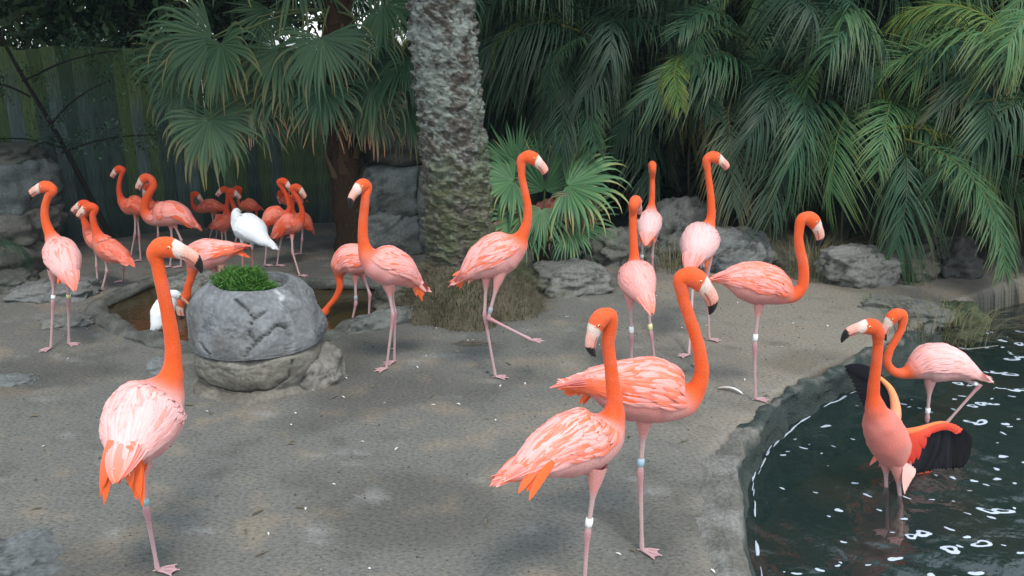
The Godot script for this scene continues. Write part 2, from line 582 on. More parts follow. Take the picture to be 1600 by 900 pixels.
func make_planter() -> void:
	var at := Vector3(-1.66, 0, -5.12)
	var t := thing("planter_rock", "big round planter rock cracked across its waist, hollow top filled with a green tuft", "planter", at)
	var up := lathe_rock(spline_profile([Vector2(0.3, 0.27), Vector2(0.46, 0.27), Vector2(0.485, 0.288), Vector2(0.488, 0.35), Vector2(0.462, 0.45), Vector2(0.415, 0.55), Vector2(0.34, 0.625), Vector2(0.27, 0.66), Vector2(0.24, 0.63), Vector2(0.2, 0.58), Vector2(0.0, 0.55)], 13), 12.0, Color(0.205, 0.215, 0.225), Vector3(0.87, 1, 0.86), [[Vector2(-0.02, 0.62), Vector2(0.06, 0.57), Vector2(0.12, 0.53), Vector2(0.09, 0.45), Vector2(0.13, 0.40), Vector2(0.05, 0.30)], [Vector2(0.12, 0.53), Vector2(0.19, 0.55)], [Vector2(0.13, 0.40), Vector2(0.26, 0.47), Vector2(0.31, 0.44)], [Vector2(-0.3, 0.36), Vector2(-0.22, 0.31)]])
	part("upper_rock", up.mesh(), M.rock, t)
	var lo := lathe_rock(spline_profile([Vector2(0.52, -0.06), Vector2(0.485, 0.01), Vector2(0.43, 0.035), Vector2(0.445, 0.075), Vector2(0.47, 0.13), Vector2(0.475, 0.2), Vector2(0.468, 0.24), Vector2(0.43, 0.255), Vector2(0.34, 0.255), Vector2(0.0, 0.265)], 7), 31.0, Color(0.235, 0.225, 0.195), Vector3(0.87, 1, 0.86), [[Vector2(-0.38, 0.1), Vector2(-0.25, 0.07), Vector2(-0.1, 0.06), Vector2(0.2, 0.05)], [Vector2(0.2, 0.05), Vector2(0.3, 0.12), Vector2(0.33, 0.22)]])
	part("lower_slab", lo.mesh(), M.rock, t)
	var s := boulder(Vector3(0.2, 0.2, 0.24), 61.0, Color(0.2, 0.19, 0.17), 0.2)
	part("foot_stone", s.mesh(), M.rock, t, Transform3D(Basis(), Vector3(0.36, 0.02, -0.02)))
	var g := Shape.new()
	rng.seed = 5
	for k in 6500:
		var a := rng.randf() * TAU
		var q := Vector3(rng.randfn(), absf(rng.randfn()), rng.randfn()).normalized() * pow(rng.randf(), 0.35)
		var lump := 1.0 + 0.35 * nz.get_noise_3dv(q * 60)
		var root := Vector3(0, 0.59, 0) + q * Vector3(0.2, 0.165, 0.16) * lump
		var lean := (q + Vector3(rng.randfn(), rng.randfn() * 0.7 + 0.5, rng.randfn()) * 0.7).normalized()
		var L := rng.randf_range(0.012, 0.032) * (1.9 if rng.randf() < 0.08 else 1.0)
		var side := lean.cross(Vector3(rng.randf() - 0.5, 0.2, rng.randf() - 0.5)).normalized()
		var col := Color(0.055, 0.17, 0.03).lerp(Color(0.16, 0.34, 0.06), rng.randf() * rng.randf()) * rng.randf_range(0.6, 1.1)
		g.strip([root - lean * 0.02, root + lean * L * 0.5, root + lean * L + Vector3(0, -0.1 * L, 0)], [side * 0.0015, side * 0.0026, side * 0.0004], [Vector3.ZERO, lean.cross(side) * 0.001, Vector3.ZERO], [col, col, col])
	var tuft := part("planter_plant", g.mesh(), M.leaf)
	tuft.position = at + Vector3(-0.06, 0, 0.03)
	tag(tuft, "bright green feathery tuft growing in the planter rock", "plant")


# ---------------------------------------------------------------- trees and palms
func frond_mesh(len: float, pitch: float, curl: float, leaflet: float, seed_: int, droop: float, pairs := 84) -> ArrayMesh:
	rng.seed = seed_
	var s := Shape.new()
	var path := []
	var p := Vector3.ZERO
	var an := pitch
	var n := 26
	var dirs := []
	var sway := rng.randf_range(-0.5, 0.5)
	for k in n + 1:
		path.append(p)
		var d := Vector3(sin(k * 0.2 + seed_) * 0.03 + sway * pow(float(k) / n, 1.5), sin(an), cos(an)).normalized()
		dirs.append(d)
		p += d * len / n
		an -= curl / n * (0.5 + 1.0 * k / n)
	var radii := []
	for k in n + 1: radii.append(lerpf(0.017, 0.003, pow(float(k) / n, 0.7)))
	s.bar(path, radii, Color(0.06, 0.075, 0.025), 5)
	for k in pairs:
		var u := 0.13 + 0.86 * k / (pairs - 1)
		var f := u * n
		var i0 := mini(int(f), n - 1)
		var root: Vector3 = path[i0].lerp(path[i0 + 1], f - i0)
		var d: Vector3 = dirs[i0]
		var up := d.cross(Vector3.RIGHT).normalized()
		if up.y < 0: up = -up
		var L := leaflet * pow(sin(PI * clampf(0.12 + u * 0.82, 0, 1)), 0.6) * rng.randf_range(0.85, 1.08)
		for side in [-1.0, 1.0]:
			if rng.randf() < 0.07: continue
			var fwd := lerpf(0.45, 1.5, u) * rng.randf_range(0.65, 1.4)
			var dir: Vector3 = (Vector3.RIGHT * side + d * fwd + up * rng.randf_range(-0.1, 0.5)).normalized()
			var wide: Vector3 = dir.cross(up).normalized()
			var col := Color(0.014, 0.062, 0.034).lerp(Color(0.032, 0.10, 0.05), rng.randf())
			var pp := []; var hh := []; var rr := []; var cc := []
			var dr := droop * rng.randf_range(0.4, 1.9)
			for j in 4:
				var t := j / 3.0
				pp.append(root + dir * L * t + Vector3(0, -dr * L * t * t, 0))
				hh.append(wide * [0.0035, 0.0072, 0.006, 0.0005][j])
				rr.append(up * [0.0, 0.004, 0.003, 0.0][j])
				cc.append(col.lerp(Color(0.12, 0.12, 0.04), 0.25 * j / 3.0 + (0.4 if j == 3 and rng.randf() < 0.4 else 0.0)))
			s.strip(pp, hh, rr, cc)
	return s.mesh()

func fan_mesh(seed_: int, y: Vector3, z: Vector3, r: float, droop: float, arc: float, tips: float) -> ArrayMesh:   # hub at origin, middle segment along y, upper face z; the free ends hang
	rng.seed = seed_
	var s := Shape.new()
	var x := y.cross(z)
	var n := 42
	var split := rng.randf_range(0.3, 0.42)
	for k in n:
		var a := lerpf(-arc, arc, float(k) / (n - 1)) + rng.randf_range(-0.012, 0.012)
		var d := (x * sin(a) + y * cos(a) + z * (0.12 + 0.1 * cos(a * 2.0))).normalized()
		var w := (x * cos(a) - y * sin(a)).normalized()
		var L := r * (1.0 - 0.2 * pow(absf(a) / arc, 2.0)) * rng.randf_range(0.66, 1.15)
		var gap := 2.0 * arc / (n - 1)
		var pp := []; var hh := []; var rr := []; var cc := []
		var dr := droop * rng.randf_range(0.6, 1.4)
		var yellow := rng.randf() < tips
		var col := Color(0.022, 0.062, 0.03).lerp(Color(0.05, 0.105, 0.045), rng.randf())
		var p := d * 0.015
		var along := d
		var kink := Vector3(rng.randfn(), rng.randfn(), rng.randfn()) * (0.10 + 0.08 * droop) * (2.5 if rng.randf() < 0.18 else 1.0)
		for j in 10:
			var t := j / 9.0
			var rad := t * L
			pp.append(p)
			var hw := gap * 0.52 * rad if t <= split + 0.15 else gap * 0.52 * L * (split + 0.15) * lerpf(1.0, 0.04, pow((t - split - 0.15) / (0.85 - split), 1.3))
			hh.append((w - along * w.dot(along)).normalized() * maxf(hw, 0.0012))
			rr.append(z * (0.5 if k % 2 else -0.5) * minf(hw, 0.012))
			var cj := col
			if yellow and j >= 6: cj = col.lerp(Color(0.19, 0.17, 0.07), (j - 5) / 4.0)
			cc.append(cj)
			var hang := maxf(0.0, t - split)
			along = (along + Vector3.DOWN * dr * hang * 0.42 + kink * hang * 0.5).normalized()
			p += along * L / 9.0
		s.strip(pp, hh, rr, cc)
	return s.mesh()

func leaf_clump(seed_: int, n: int, size: float, spread: float) -> ArrayMesh:
	rng.seed = seed_
	var s := Shape.new()
	for k in n:
		var at := Vector3(rng.randfn(), rng.randfn(), rng.randfn()) * spread
		var d := Vector3(rng.randfn(), rng.randfn() * 0.6 - 0.2, rng.randfn()).normalized()
		var w := d.cross(Vector3(rng.randfn(), rng.randfn(), rng.randfn())).normalized()
		var up := d.cross(w)
		var L := size * rng.randf_range(0.7, 1.3)
		var c := Color(0.03, 0.065, 0.028) * rng.randf_range(0.6, 1.5)
		s.strip([at, at + d * L * 0.45, at + d * L - up * L * 0.15], [w * L * 0.05, w * L * 0.22, w * L * 0.02], [Vector3.ZERO, up * L * -0.05, Vector3.ZERO], [c, c, c])
	return s.mesh()

func limb(s: Shape, a: Vector3, b: Vector3, ra: float, rb: float, sag: Vector3, col: Color, sides := 9) -> void:
	var path := []; var radii := []
	for k in 9:
		var t := k / 8.0
		path.append(a.lerp(b, t) + sag * sin(t * PI) + Vector3(nz.get_noise_2d(t * 60, a.x * 50), nz.get_noise_2d(t * 60, a.z * 50 + 9), nz.get_noise_2d(t * 60, b.x * 50)) * ra * 0.6)
		radii.append(lerpf(ra, rb, t) * (1.0 + 0.15 * nz.get_noise_2d(t * 90, b.z * 40)))
	s.bar(path, radii, col, sides)

func oak(label: String, at: Vector3, seed_: int, count: int, lo: Vector3, hi: Vector3, limbs: Array, clumps: Array) -> void:
	var t := thing("oak_tree", label, "tree", at, "trees behind the fence")
	var s := Shape.new()
	for l in limbs: limb(s, l[0], l[1], l[2], l[3], l[4], Color(0.045, 0.04, 0.034))
	part("trunk", s.mesh(), M.bark, t)
	rng.seed = seed_
	var places := []; var tints := []
	while places.size() < count:
		var p := Vector3(rng.randf_range(lo.x, hi.x), rng.randf_range(lo.y, hi.y), rng.randf_range(lo.z, hi.z))
		var u: Vector3 = (p - (lo + hi) * 0.5) / ((hi - lo) * 0.5)
		if u.length() > 1.0 + nz.get_noise_3dv(p * 30) * 0.4: continue
		if nz.get_noise_3dv((p + at) * 34.0) < -0.05 - 0.1 * rng.randf(): continue
		places.append(Transform3D(Basis.from_euler(Vector3(rng.randf() * 6, rng.randf() * 6, rng.randf() * 6)) * rng.randf_range(0.7, 1.3), p))
		var g := rng.randf_range(0.6, 1.3)
		tints.append(Color(g * rng.randf_range(0.85, 1.3), g, g * rng.randf_range(0.7, 1.0)))
	many("crown", clumps[seed_ % clumps.size()], M.leaf, places, tints, t)

var fronds := []

func date_palm(label: String, at: Vector3, crown: float, count: int, seed_: int, reach: float, away: float) -> Node3D:
	var t := thing("date_palm", label, "palm", at, "feathery palms behind the flock")
	var s := Shape.new()
	var path := []; var radii := []
	for k in 14:
		path.append(Vector3(0, -0.05 + (crown + 0.1) * k / 13.0, 0)); radii.append(0.17 + 0.03 * (k % 2))
	s.bar(path, radii, Color(0.06, 0.05, 0.035), 12)
	part("trunk", s.mesh(), M.bark, t)
	for k in count:
		rng.seed = seed_ * 1000 + k
		var ring: int = [0, 1, 2, 2, 3, 1, 3, 2, 0, 4][k % 10]
		var yaw := (fposmod(k * 0.618034, 1.0) - 0.5) * 4.8 + rng.randf_range(-0.2, 0.2)
		var sc := reach * rng.randf_range(0.85, 1.1)
		var b := Basis.from_euler(Vector3(rng.randf_range(-0.2, 0.2), yaw, rng.randf_range(-0.5, 0.5))) * sc
		var m: Material = M.leaf
		var r := rng.randf()
		if r < 0.15: m = M.leaf_deep
		elif r < 0.15 + 0.3 * clampf(at.x - 2.5, 0.1, 1.0): m = M.leaf_warm
		elif r < 0.6: m = M.leaf_dim
		elif r < 0.68: m = M.leaf_olive
		elif r > 0.96: m = M.leaf_yellow
		elif r > 0.90: m = M.leaf_dry
		elif ring == 4 and r > 0.8: m = M.leaf_dry
		part("frond", fronds[ring * 3 + rng.randi() % 3], m, t, Transform3D(b, Vector3(0, crown, 0)))
	return t

func frond_at(t: Node3D, root: Vector3, tip_dir: Vector3, which: int, sc: float, m: Material, roll := 0.0) -> void:   # root in the palm's own space; the frond heads along tip_dir seen from above
	var yaw := atan2(tip_dir.x, tip_dir.z)
	part("frond", fronds[which], m, t, Transform3D(Basis.from_euler(Vector3(0, yaw, roll)) * sc, root))

func fan_at(t: Node3D, crown: Vector3, hub: Vector3, dir: Vector3, face: Vector3, r: float, which: int, m: Material) -> void:   # palm's own space
	var y := dir.normalized()
	var z := (face - y * face.dot(y)).normalized()
	var dr: float = [2.2, 3.0, 4.2, 1.2, 0.4][which]
	part("leaf", fan_mesh(hash(hub), y, z, r, dr, [1.75, 1.9, 2.1, 2.0, 1.8][which], [0.3, 0.4, 0.6, 0.12, 0.15][which]), m, t, Transform3D(Basis(), hub))
	var s := Shape.new()
	var path := []; var radii := []
	var mid := (crown + hub) * 0.5 + Vector3(0, crown.distance_to(hub) * 0.16, 0)
	for k in 9:
		var u := k / 8.0
		path.append(crown.lerp(mid, u).lerp(mid.lerp(hub, u), u)); radii.append(lerpf(0.014, 0.007, u))
	s.bar(path, radii, Color(0.09, 0.12, 0.04), 6)
	part("petiole", s.mesh(), M.leaf, t)

func make_plants() -> void:
	for k in 5:
		for v in 3:
			fronds.append(frond_mesh(2.1, [1.25, 0.95, 0.65, 0.3, -0.05][k], [2.0, 2.2, 2.2, 1.9, 1.4][k], 0.45, 20 + k * 3 + v, 0.35 + 0.35 * v))
	var clumps := [leaf_clump(1, 22, 0.1, 0.14), leaf_clump(2, 22, 0.12, 0.16), leaf_clump(3, 26, 0.09, 0.15)]
	make_big_palm()
	make_fan_palms()
	# feathery palms
	var s: Shape
	var spots := [["arching date palm right of the big trunk, its fronds over the small fan palm", Vector3(0.9, 0, -9.6), 1.75, 40, 1.0],
		["middle date palm with drooping fronds behind the back boulders", Vector3(2.4, 0, -9.3), 1.5, 40, 1.05],
		["date palm with a yellowing frond behind the dry grass tuft", Vector3(3.9, 0, -8.9), 1.3, 40, 1.0],
		["right hand date palm hanging over the far end of the pond", Vector3(5.2, 0, -8.5), 1.45, 40, 1.05],
		["date palm far behind the big trunk, mostly in shade", Vector3(-0.2, 0, -10.9), 2.2, 26, 1.1],
		["tall date palm at the back between its neighbours, bluish fronds at the top", Vector3(3.3, 0, -10.8), 2.6, 28, 1.2],
		["date palm at the far right with pale hazy fronds high up", Vector3(6.3, 0, -9.8), 2.3, 28, 1.2]]
	var palms := []
	for k in spots.size():
		palms.append(date_palm(spots[k][0], spots[k][1], spots[k][2], spots[k][3], 3 + k, spots[k][4], 0.0))
	# fronds that stand out in the front of the thicket
	frond_at(palms[0], Vector3(0.1, 2.05, 0.7), Vector3(-1, 0, 0.35), 6, 0.8, M.leaf_yellow, 0.5)
	frond_at(palms[0], Vector3(0.0, 2.15, 0.6), Vector3(-1.0, 0, 0.1), 6, 1.0, M.leaf, 0.55)
	frond_at(palms[0], Vector3(0.3, 2.1, 0.8), Vector3(-0.7, 0, 0.5), 9, 0.75, M.leaf, 0.4)
	frond_at(palms[0], Vector3(0.2, 1.9, 0.6), Vector3(-0.35, 0, 0.6), 12, 0.75, M.leaf, 0.2)
	frond_at(palms[1], Vector3(-0.6, 1.95, 0.9), Vector3(-0.4, 0, 0.7), 9, 0.55, M.leaf_yellow, 0.2)
	frond_at(palms[1], Vector3(0.0, 2.0, 0.8), Vector3(-0.6, 0, 0.5), 6, 0.7, M.leaf, 0.3)
	frond_at(palms[2], Vector3(-0.5, 1.3, 0.9), Vector3(0.55, 0, 0.6), 9, 0.7, M.leaf_yellow, -0.2)
	frond_at(palms[2], Vector3(-0.2, 1.1, 1.1), Vector3(0.3, 0, 0.8), 12, 0.72, M.leaf, -0.1)
	frond_at(palms[3], Vector3(-1.0, 1.75, 0.9), Vector3(0.7, 0, 0.5), 6, 0.8, M.leaf, -0.4)
	frond_at(palms[3], Vector3(-0.6, 1.1, 1.2), Vector3(-0.3, 0, 0.8), 12, 0.75, M.leaf, 0.1)
	frond_at(palms[3], Vector3(-0.3, 1.6, 1.0), Vector3(0.5, 0, 0.6), 9, 0.8, M.leaf, -0.3)
	frond_at(palms[3], Vector3(-1.75, 1.3, 1.15), Vector3(0.28, 0, 1), 12, 0.78, M.leaf_olive, -0.25)
	frond_at(palms[3], Vector3(-1.3, 1.6, 1.2), Vector3(0.55, 0, 0.8), 9, 0.85, M.leaf, -0.3)
	frond_at(palms[3], Vector3(-0.9, 1.2, 1.4), Vector3(0.15, 0, 1), 12, 0.8, M.leaf, 0.2)
	frond_at(palms[3], Vector3(-0.5, 1.9, 1.2), Vector3(0.6, 0, 0.7), 6, 0.85, M.leaf_warm, -0.3)
	frond_at(palms[2], Vector3(0.2, 1.9, 1.2), Vector3(0.8, 0, 0.5), 6, 0.8, M.leaf_olive, -0.4)
	# old stalks and dead fronds hanging among them
	for k in 44:
		rng.seed = 5000 + k
		var pk: Node3D = palms[k % 7]
		var top: float = spots[k % 7][2]
		var an := rng.randf_range(-1.9, 1.9)
		var rad := rng.randf_range(0.2, 1.1)
		var from := Vector3(sin(an) * rad, top + rng.randf_range(-0.3, 0.4) - rad * 0.3, cos(an) * rad)
		if k % 2 == 0:
			part("frond", fronds[12 + (k / 2) % 3], M.leaf_dry if k % 4 == 0 else M.leaf_deep, pk, Transform3D(Basis.from_euler(Vector3(rng.randf_range(0.5, 1.2), an, rng.randf_range(-0.6, 0.6))) * rng.randf_range(0.35, 0.6), from))
		else:
			s = Shape.new()
			limb(s, from, Vector3(from.x * 1.15 + rng.randf_range(-0.15, 0.15), -0.02, from.z * 1.1), 0.012, 0.015, Vector3(rng.randf_range(-0.1, 0.1), 0, 0), Color(0.10, 0.12, 0.035).lerp(Color(0.16, 0.12, 0.07), rng.randf()), 6)
			part("stalk", s.mesh(), M.leaf, pk)
	# undergrowth behind the palms
	rng.seed = 404
	var places := []; var tints := []
	for k in 3800:
		var x := rng.randf_range(-1.0, 10.0)
		var p := Vector3(x, pow(rng.randf(), 1.3) * 4.2, -11.0 - rng.randf() * 1.5 + maxf(0, x - 3.0) * 0.28)
		places.append(Transform3D(Basis.from_euler(Vector3(rng.randf() * 6, rng.randf() * 6, 0)) * rng.randf_range(1.2, 2.2), p))
		var g := rng.randf_range(0.4, 0.9)
		tints.append(Color(g * 0.8, g, g))
	tag(many("undergrowth", clumps[1], M.leaf, places, tints), "dark leafy undergrowth closing the back behind the palms", "undergrowth", "", "stuff")
	# oaks
	var k1 := [[Vector3(0, -0.1, 0), Vector3(0.15, 1.5, 0), 0.34, 0.28, Vector3.ZERO], [Vector3(0.15, 1.4, 0), Vector3(-1.1, 3.6, 0.3), 0.2, 0.12, Vector3(0, 0.2, 0)], [Vector3(0.15, 1.4, 0), Vector3(1.3, 3.9, -0.1), 0.24, 0.13, Vector3(0.1, 0.1, 0)], [Vector3(0.7, 2.6, 0), Vector3(2.2, 3.1, 0.9), 0.09, 0.04, Vector3(0, 0.15, 0)]]
	oak("dark forked oak behind the fence at the left", Vector3(-5.6, 0, -11.6), 1, 2300, Vector3(-3.4, 1.75, -2.4), Vector3(3.4, 5.6, 3.2), k1, clumps)
	var k2 := [[Vector3(0, -0.1, 0), Vector3(-0.3, 2.0, 0.1), 0.38, 0.3, Vector3.ZERO], [Vector3(-0.3, 1.9, 0.1), Vector3(0.9, 4.0, 0.4), 0.25, 0.14, Vector3(0, 0.1, 0)], [Vector3(-0.3, 1.9, 0.1), Vector3(-1.4, 4.0, 0.2), 0.2, 0.1, Vector3(0, 0.2, 0)]]
	oak("thick leaning oak behind the fence near the tall fan palm", Vector3(-3.7, 0, -12.8), 2, 1200, Vector3(-3.6, 2.3, -2.5), Vector3(3.2, 6.2, 3.6), k2, clumps)
	oak("oak behind the fence between fan palm and big trunk, sky showing through", Vector3(-0.9, 0, -13.4), 3, 650, Vector3(-3.0, 2.6, -2.5), Vector3(3.0, 6.4, 3.6), k2, clumps)
	oak("large oak shading the palm thicket at the right", Vector3(3.0, 0, -13.0), 4, 2600, Vector3(-4.8, 3.0, -2.5), Vector3(4.2, 6.2, 5.2), k1, clumps)
	oak("oak at the far left behind the stacked rocks", Vector3(-9.6, 0, -11.0), 5, 2000, Vector3(-3.0, 2.0, -2.6), Vector3(3.0, 5.8, 2.4), k1, clumps)
	var k3 := [[Vector3(0, -0.1, 0), Vector3(0.5, 2.6, 0), 0.36, 0.3, Vector3.ZERO], [Vector3(0.5, 2.5, 0), Vector3(3.6, 4.2, -0.6), 0.24, 0.1, Vector3(0, 0.3, 0)], [Vector3(0.5, 2.5, 0), Vector3(0.2, 5.0, 1.2), 0.2, 0.1, Vector3(0, 0.2, 0)]]
	oak("oak leaning in over the fence from beyond the left picture edge", Vector3(-7.6, 0, -6.4), 6, 1900, Vector3(-2.0, 3.5, -4.0), Vector3(5.2, 6.2, 2.6), k3, clumps)
	# thin shrub before the fence
	var t := thing("slender_shrub", "slender leaning shrub with sparse blue green sprays before the board fence", "shrub", Vector3(-4.22, 0, -8.45))
	s = Shape.new()
	limb(s, Vector3(0.1, 0, 0), Vector3(-0.72, 2.2, 0.1), 0.03, 0.016, Vector3(0.03, 0, 0), Color(0.03, 0.026, 0.02), 7)
	for b in [[Vector3(-0.3, 1.05, 0.05), Vector3(0.75, 1.25, 0.25)], [Vector3(-0.4, 1.3, 0.05), Vector3(0.3, 1.75, 0.2)], [Vector3(-0.3, 1.1, 0.05), Vector3(-0.9, 1.2, 0.3)], [Vector3(-0.55, 1.75, 0.1), Vector3(0.5, 2.05, 0.2)], [Vector3(-0.5, 1.6, 0.1), Vector3(-1.0, 1.75, 0.2)]]:
		limb(s, b[0], b[1], 0.012, 0.005, Vector3(0, 0.05, 0), Color(0.03, 0.026, 0.02), 5)
	part("stem", s.mesh(), M.bark, t)
	rng.seed = 9
	places = []; tints = []
	for q in [[Vector3(0.5, 1.2, 0.2), 0.3, 0.07, 26], [Vector3(0.1, 1.15, 0.15), 0.3, 0.08, 16], [Vector3(0.1, 1.65, 0.15), 0.3, 0.12, 14], [Vector3(-0.85, 1.15, 0.25), 0.22, 0.16, 20], [Vector3(0.25, 2.0, 0.2), 0.45, 0.18, 46], [Vector3(0.75, 1.85, 0.2), 0.3, 0.22, 40], [Vector3(-0.9, 1.8, 0.2), 0.22, 0.2, 22], [Vector3(-0.2, 1.35, 0.1), 0.18, 0.1, 8]]:
		for k in q[3] / 2:
			var p: Vector3 = q[0] + Vector3(rng.randfn() * q[1], rng.randfn() * q[2], rng.randfn() * 0.12)
			places.append(Transform3D(Basis.from_euler(Vector3(rng.randf() * 6, rng.randf() * 6, 0)) * 0.42, p))
			var g := rng.randf_range(0.5, 1.0)
			tints.append(Color(g * 0.8, g, g * 1.2))
	many("foliage", clumps[2], M.leaf, places, tints, t)
	# cycad-like frond at the left edge
	var cy := thing("cycad", "dark low cycad fronds at the left edge beside the stacked rocks", "plant", Vector3(-4.95, 0.3, -7.3))
	for k in 7:
		part("frond", fronds[6 + k % 6], M.leaf_deep, cy, Transform3D(Basis.from_euler(Vector3(0, k * 0.9, 0)) * 0.33, Vector3.ZERO))
	# dry grass
	grass_tuft("tall dry straw coloured grass beside the rightmost back boulders", Vector3(2.85, 0, -7.6), 0.32, 0.55, 420, 1)
	grass_tuft("low dead grass overhanging the pond under the drooping frond", Vector3(3.3, -0.02, -6.05), 0.4, 0.28, 420, 2)
	grass_tuft("small dry grass between the two rear boulders", Vector3(1.55, 0, -7.75), 0.2, 0.5, 130, 3)
	grass_tuft("little green weed at the foot of the rightmost back boulders", Vector3(3.1, 0, -6.75), 0.14, 0.08, 120, 4)

func grass_blades(s: Shape, root: Vector3, out: Vector3, L: float, col: Color, w := 0.0025) -> void:
	var side := out.cross(Vector3.UP).normalized()
	var p := []; var h := []; var r := []; var c := []
	for j in 4:
		var u := j / 3.0
		p.append(root + Vector3.UP * L * (u - 0.45 * u * u) + out * L * u * u * 0.8)
		h.append(side * w * (1.0 - 0.85 * u)); r.append(Vector3.UP * 0.0005); c.append(col)
	s.strip(p, h, r, c)

func grass_tuft(label: String, at: Vector3, r: float, L: float, n: int, seed_: int) -> void:
	rng.seed = 900 + seed_
	var s := Shape.new()
	for k in n:
		var a := rng.randf() * TAU
		var q := sqrt(rng.randf()) * r
		var d := Vector3(cos(a), 0, sin(a))
		var col := Color(0.2, 0.17, 0.09).lerp(Color(0.09, 0.1, 0.045), rng.randf()) * rng.randf_range(0.6, 1.2)
		if seed_ == 4: col = Color(0.07, 0.2, 0.04)
		grass_blades(s, d * q, Vector3(d.x + rng.randfn() * 0.5, 0, d.z + rng.randfn() * 0.5) * rng.randf_range(0.3, 1.2), L * rng.randf_range(0.5, 1.2), col)
	var o := part("grass_tuft", s.mesh(), M.blade)
	o.position = at
	tag(o, label, "grass tuft")

func make_big_palm() -> void:
	var at := Vector3(-0.42, 0, -6.9)
	var t := thing("palm_tree", "big palm with thick rough lichened trunk on a grassy root mound", "palm", at)
	var rows := []; var cols := []
	var H := 6.2
	var n := 300
	for k in n + 40:
		var y := 2.8 * k / n if k <= n else 2.8 + (H - 2.8) * (k - n) / 39.0
		var row := PackedVector3Array(); var cr := PackedColorArray()
		var base := 0.262 + 0.055 * exp(-y * 2.2) - 0.01 * y
		var lean := Vector3(-0.055 * y + 0.012 * sin(y * 1.7), y, 0.01 * y)
		for b in 112:
			var an := TAU * b / 112
			var d := Vector3(cos(an), 0, sin(an))
			# old leaf bases: overlapping lumps in staggered rows
			var rowf: float = y / 0.105 + nz.get_noise_2d(cos(an) * 40, y * 30 + sin(an) * 40) * 1.0
			var colf: float = an / TAU * 13.0 + (0.5 if int(floor(rowf)) % 2 else 0.0) + nz.get_noise_2d(floor(rowf) * 31.0, 5) * 0.4
			var u: float = rowf - floorf(rowf)
			var v: float = absf((colf - floorf(colf)) * 2.0 - 1.0)
			var lump := pow(u, 1.6) * (1.0 - 0.75 * v * v)
			var k3 := Vector3(d.x * 30, y * 150, d.z * 30)
			var rr := base + lump * 0.042 + nz.get_noise_3dv(k3) * 0.034 + nz.get_noise_3dv(k3 * 3.0) * 0.026 + nz.get_noise_3dv(k3 * 8.0) * 0.014
			row.append(lean + d * rr)
			var n1 := nz.get_noise_3dv(Vector3(d.x * 36, y * 60, d.z * 36) + Vector3(7, 7, 7))
			var n2 := nz.get_noise_3dv(k3 * 3.0 + Vector3(70, 7, 7)) * 0.6 + nz.get_noise_3dv(k3 * 8.0 + Vector3(7, 70, 7)) * 0.7
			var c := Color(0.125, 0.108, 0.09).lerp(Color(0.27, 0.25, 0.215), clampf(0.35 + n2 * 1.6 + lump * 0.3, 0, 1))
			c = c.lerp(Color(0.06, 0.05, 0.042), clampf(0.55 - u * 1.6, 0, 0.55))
			c = c.lerp(Color(0.40, 0.45, 0.41), clampf((n2 * 1.6 + n1 * 1.1 + minf(y - 1.0, 0.6) * 0.6) * 2.2 - 0.25, 0, 0.9))
			c = c.lerp(Color(0.13, 0.165, 0.07), clampf(0.75 - absf(y - 0.75) * 1.1 + n1 * 1.2, 0, 0.6))
			cr.append(c)
		rows.append(row); cols.append(cr)
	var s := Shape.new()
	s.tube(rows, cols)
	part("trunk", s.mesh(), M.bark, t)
	for k in 26:
		rng.seed = 700 + k
		part("frond", fronds[(k % 5) * 3 + k % 3], M.leaf, t, Transform3D(Basis.from_euler(Vector3(0, TAU * k * 0.381966, 0)) * 1.35, Vector3(-0.34, 6.15, 0.06)))
	# root mound
	rows = []; cols = []
	for k in 31:
		var u := k / 30.0
		var row := PackedVector3Array(); var cr := PackedColorArray()
		for b in 72:
			var an := TAU * b / 72
			var r := (0.2 + 0.46 * u) * (1.0 + 0.2 * nz.get_noise_2d(cos(an) * 30, sin(an) * 30))
			var y := 0.36 * (1.0 - pow(u, 1.5)) + nz.get_noise_3d(cos(an) * r * 160, 0, sin(an) * r * 160) * 0.035 - 0.015 - (0.05 if k == 30 else 0.0)
			row.append(Vector3(cos(an) * r * 0.95 + 0.04, y, sin(an) * r * 1.15 + 0.14))
			var q := nz.get_noise_2d(cos(an) * r * 120, sin(an) * r * 120)
			cr.append(Color(0.10, 0.09, 0.06).lerp(Color(0.16, 0.14, 0.1), clampf(0.5 + q, 0, 1)))
		rows.append(row); cols.append(cr)
	s = Shape.new()
	s.grid(rows, cols, true)
	fix_up(s)
	part("root_mound", s.mesh(), M.mud, t)
	s = Shape.new()
	rng.seed = 14
	for k in 5200:
		var an := rng.randf() * TAU
		var u := pow(rng.randf(), 0.6)
		var r := (0.22 + 0.44 * u) * (1.0 + 0.2 * nz.get_noise_2d(cos(an) * 30, sin(an) * 30))
		var root := Vector3(cos(an) * r * 0.95 + 0.04, 0.36 * (1.0 - pow(u, 1.5)) - 0.01, sin(an) * r * 1.15 + 0.14)
		var d := Vector3(cos(an) + rng.randfn() * 0.6, 0, sin(an) + rng.randfn() * 0.6)
		var green := clampf(nz.get_noise_2d(root.x * 70, root.z * 70) * 1.8 + 0.15 + root.x * 0.5, 0, 1)
		var col := Color(0.19, 0.155, 0.095).lerp(Color(0.085, 0.115, 0.035), green) * rng.randf_range(0.35, 0.95)
		grass_blades(s, root, d * rng.randf_range(0.3, 1.2), rng.randf_range(0.05, 0.15), col, 0.0026)
	var g := part("dry_grass", s.mesh(), M.blade, t)
	g.set_meta("kind", "stuff")

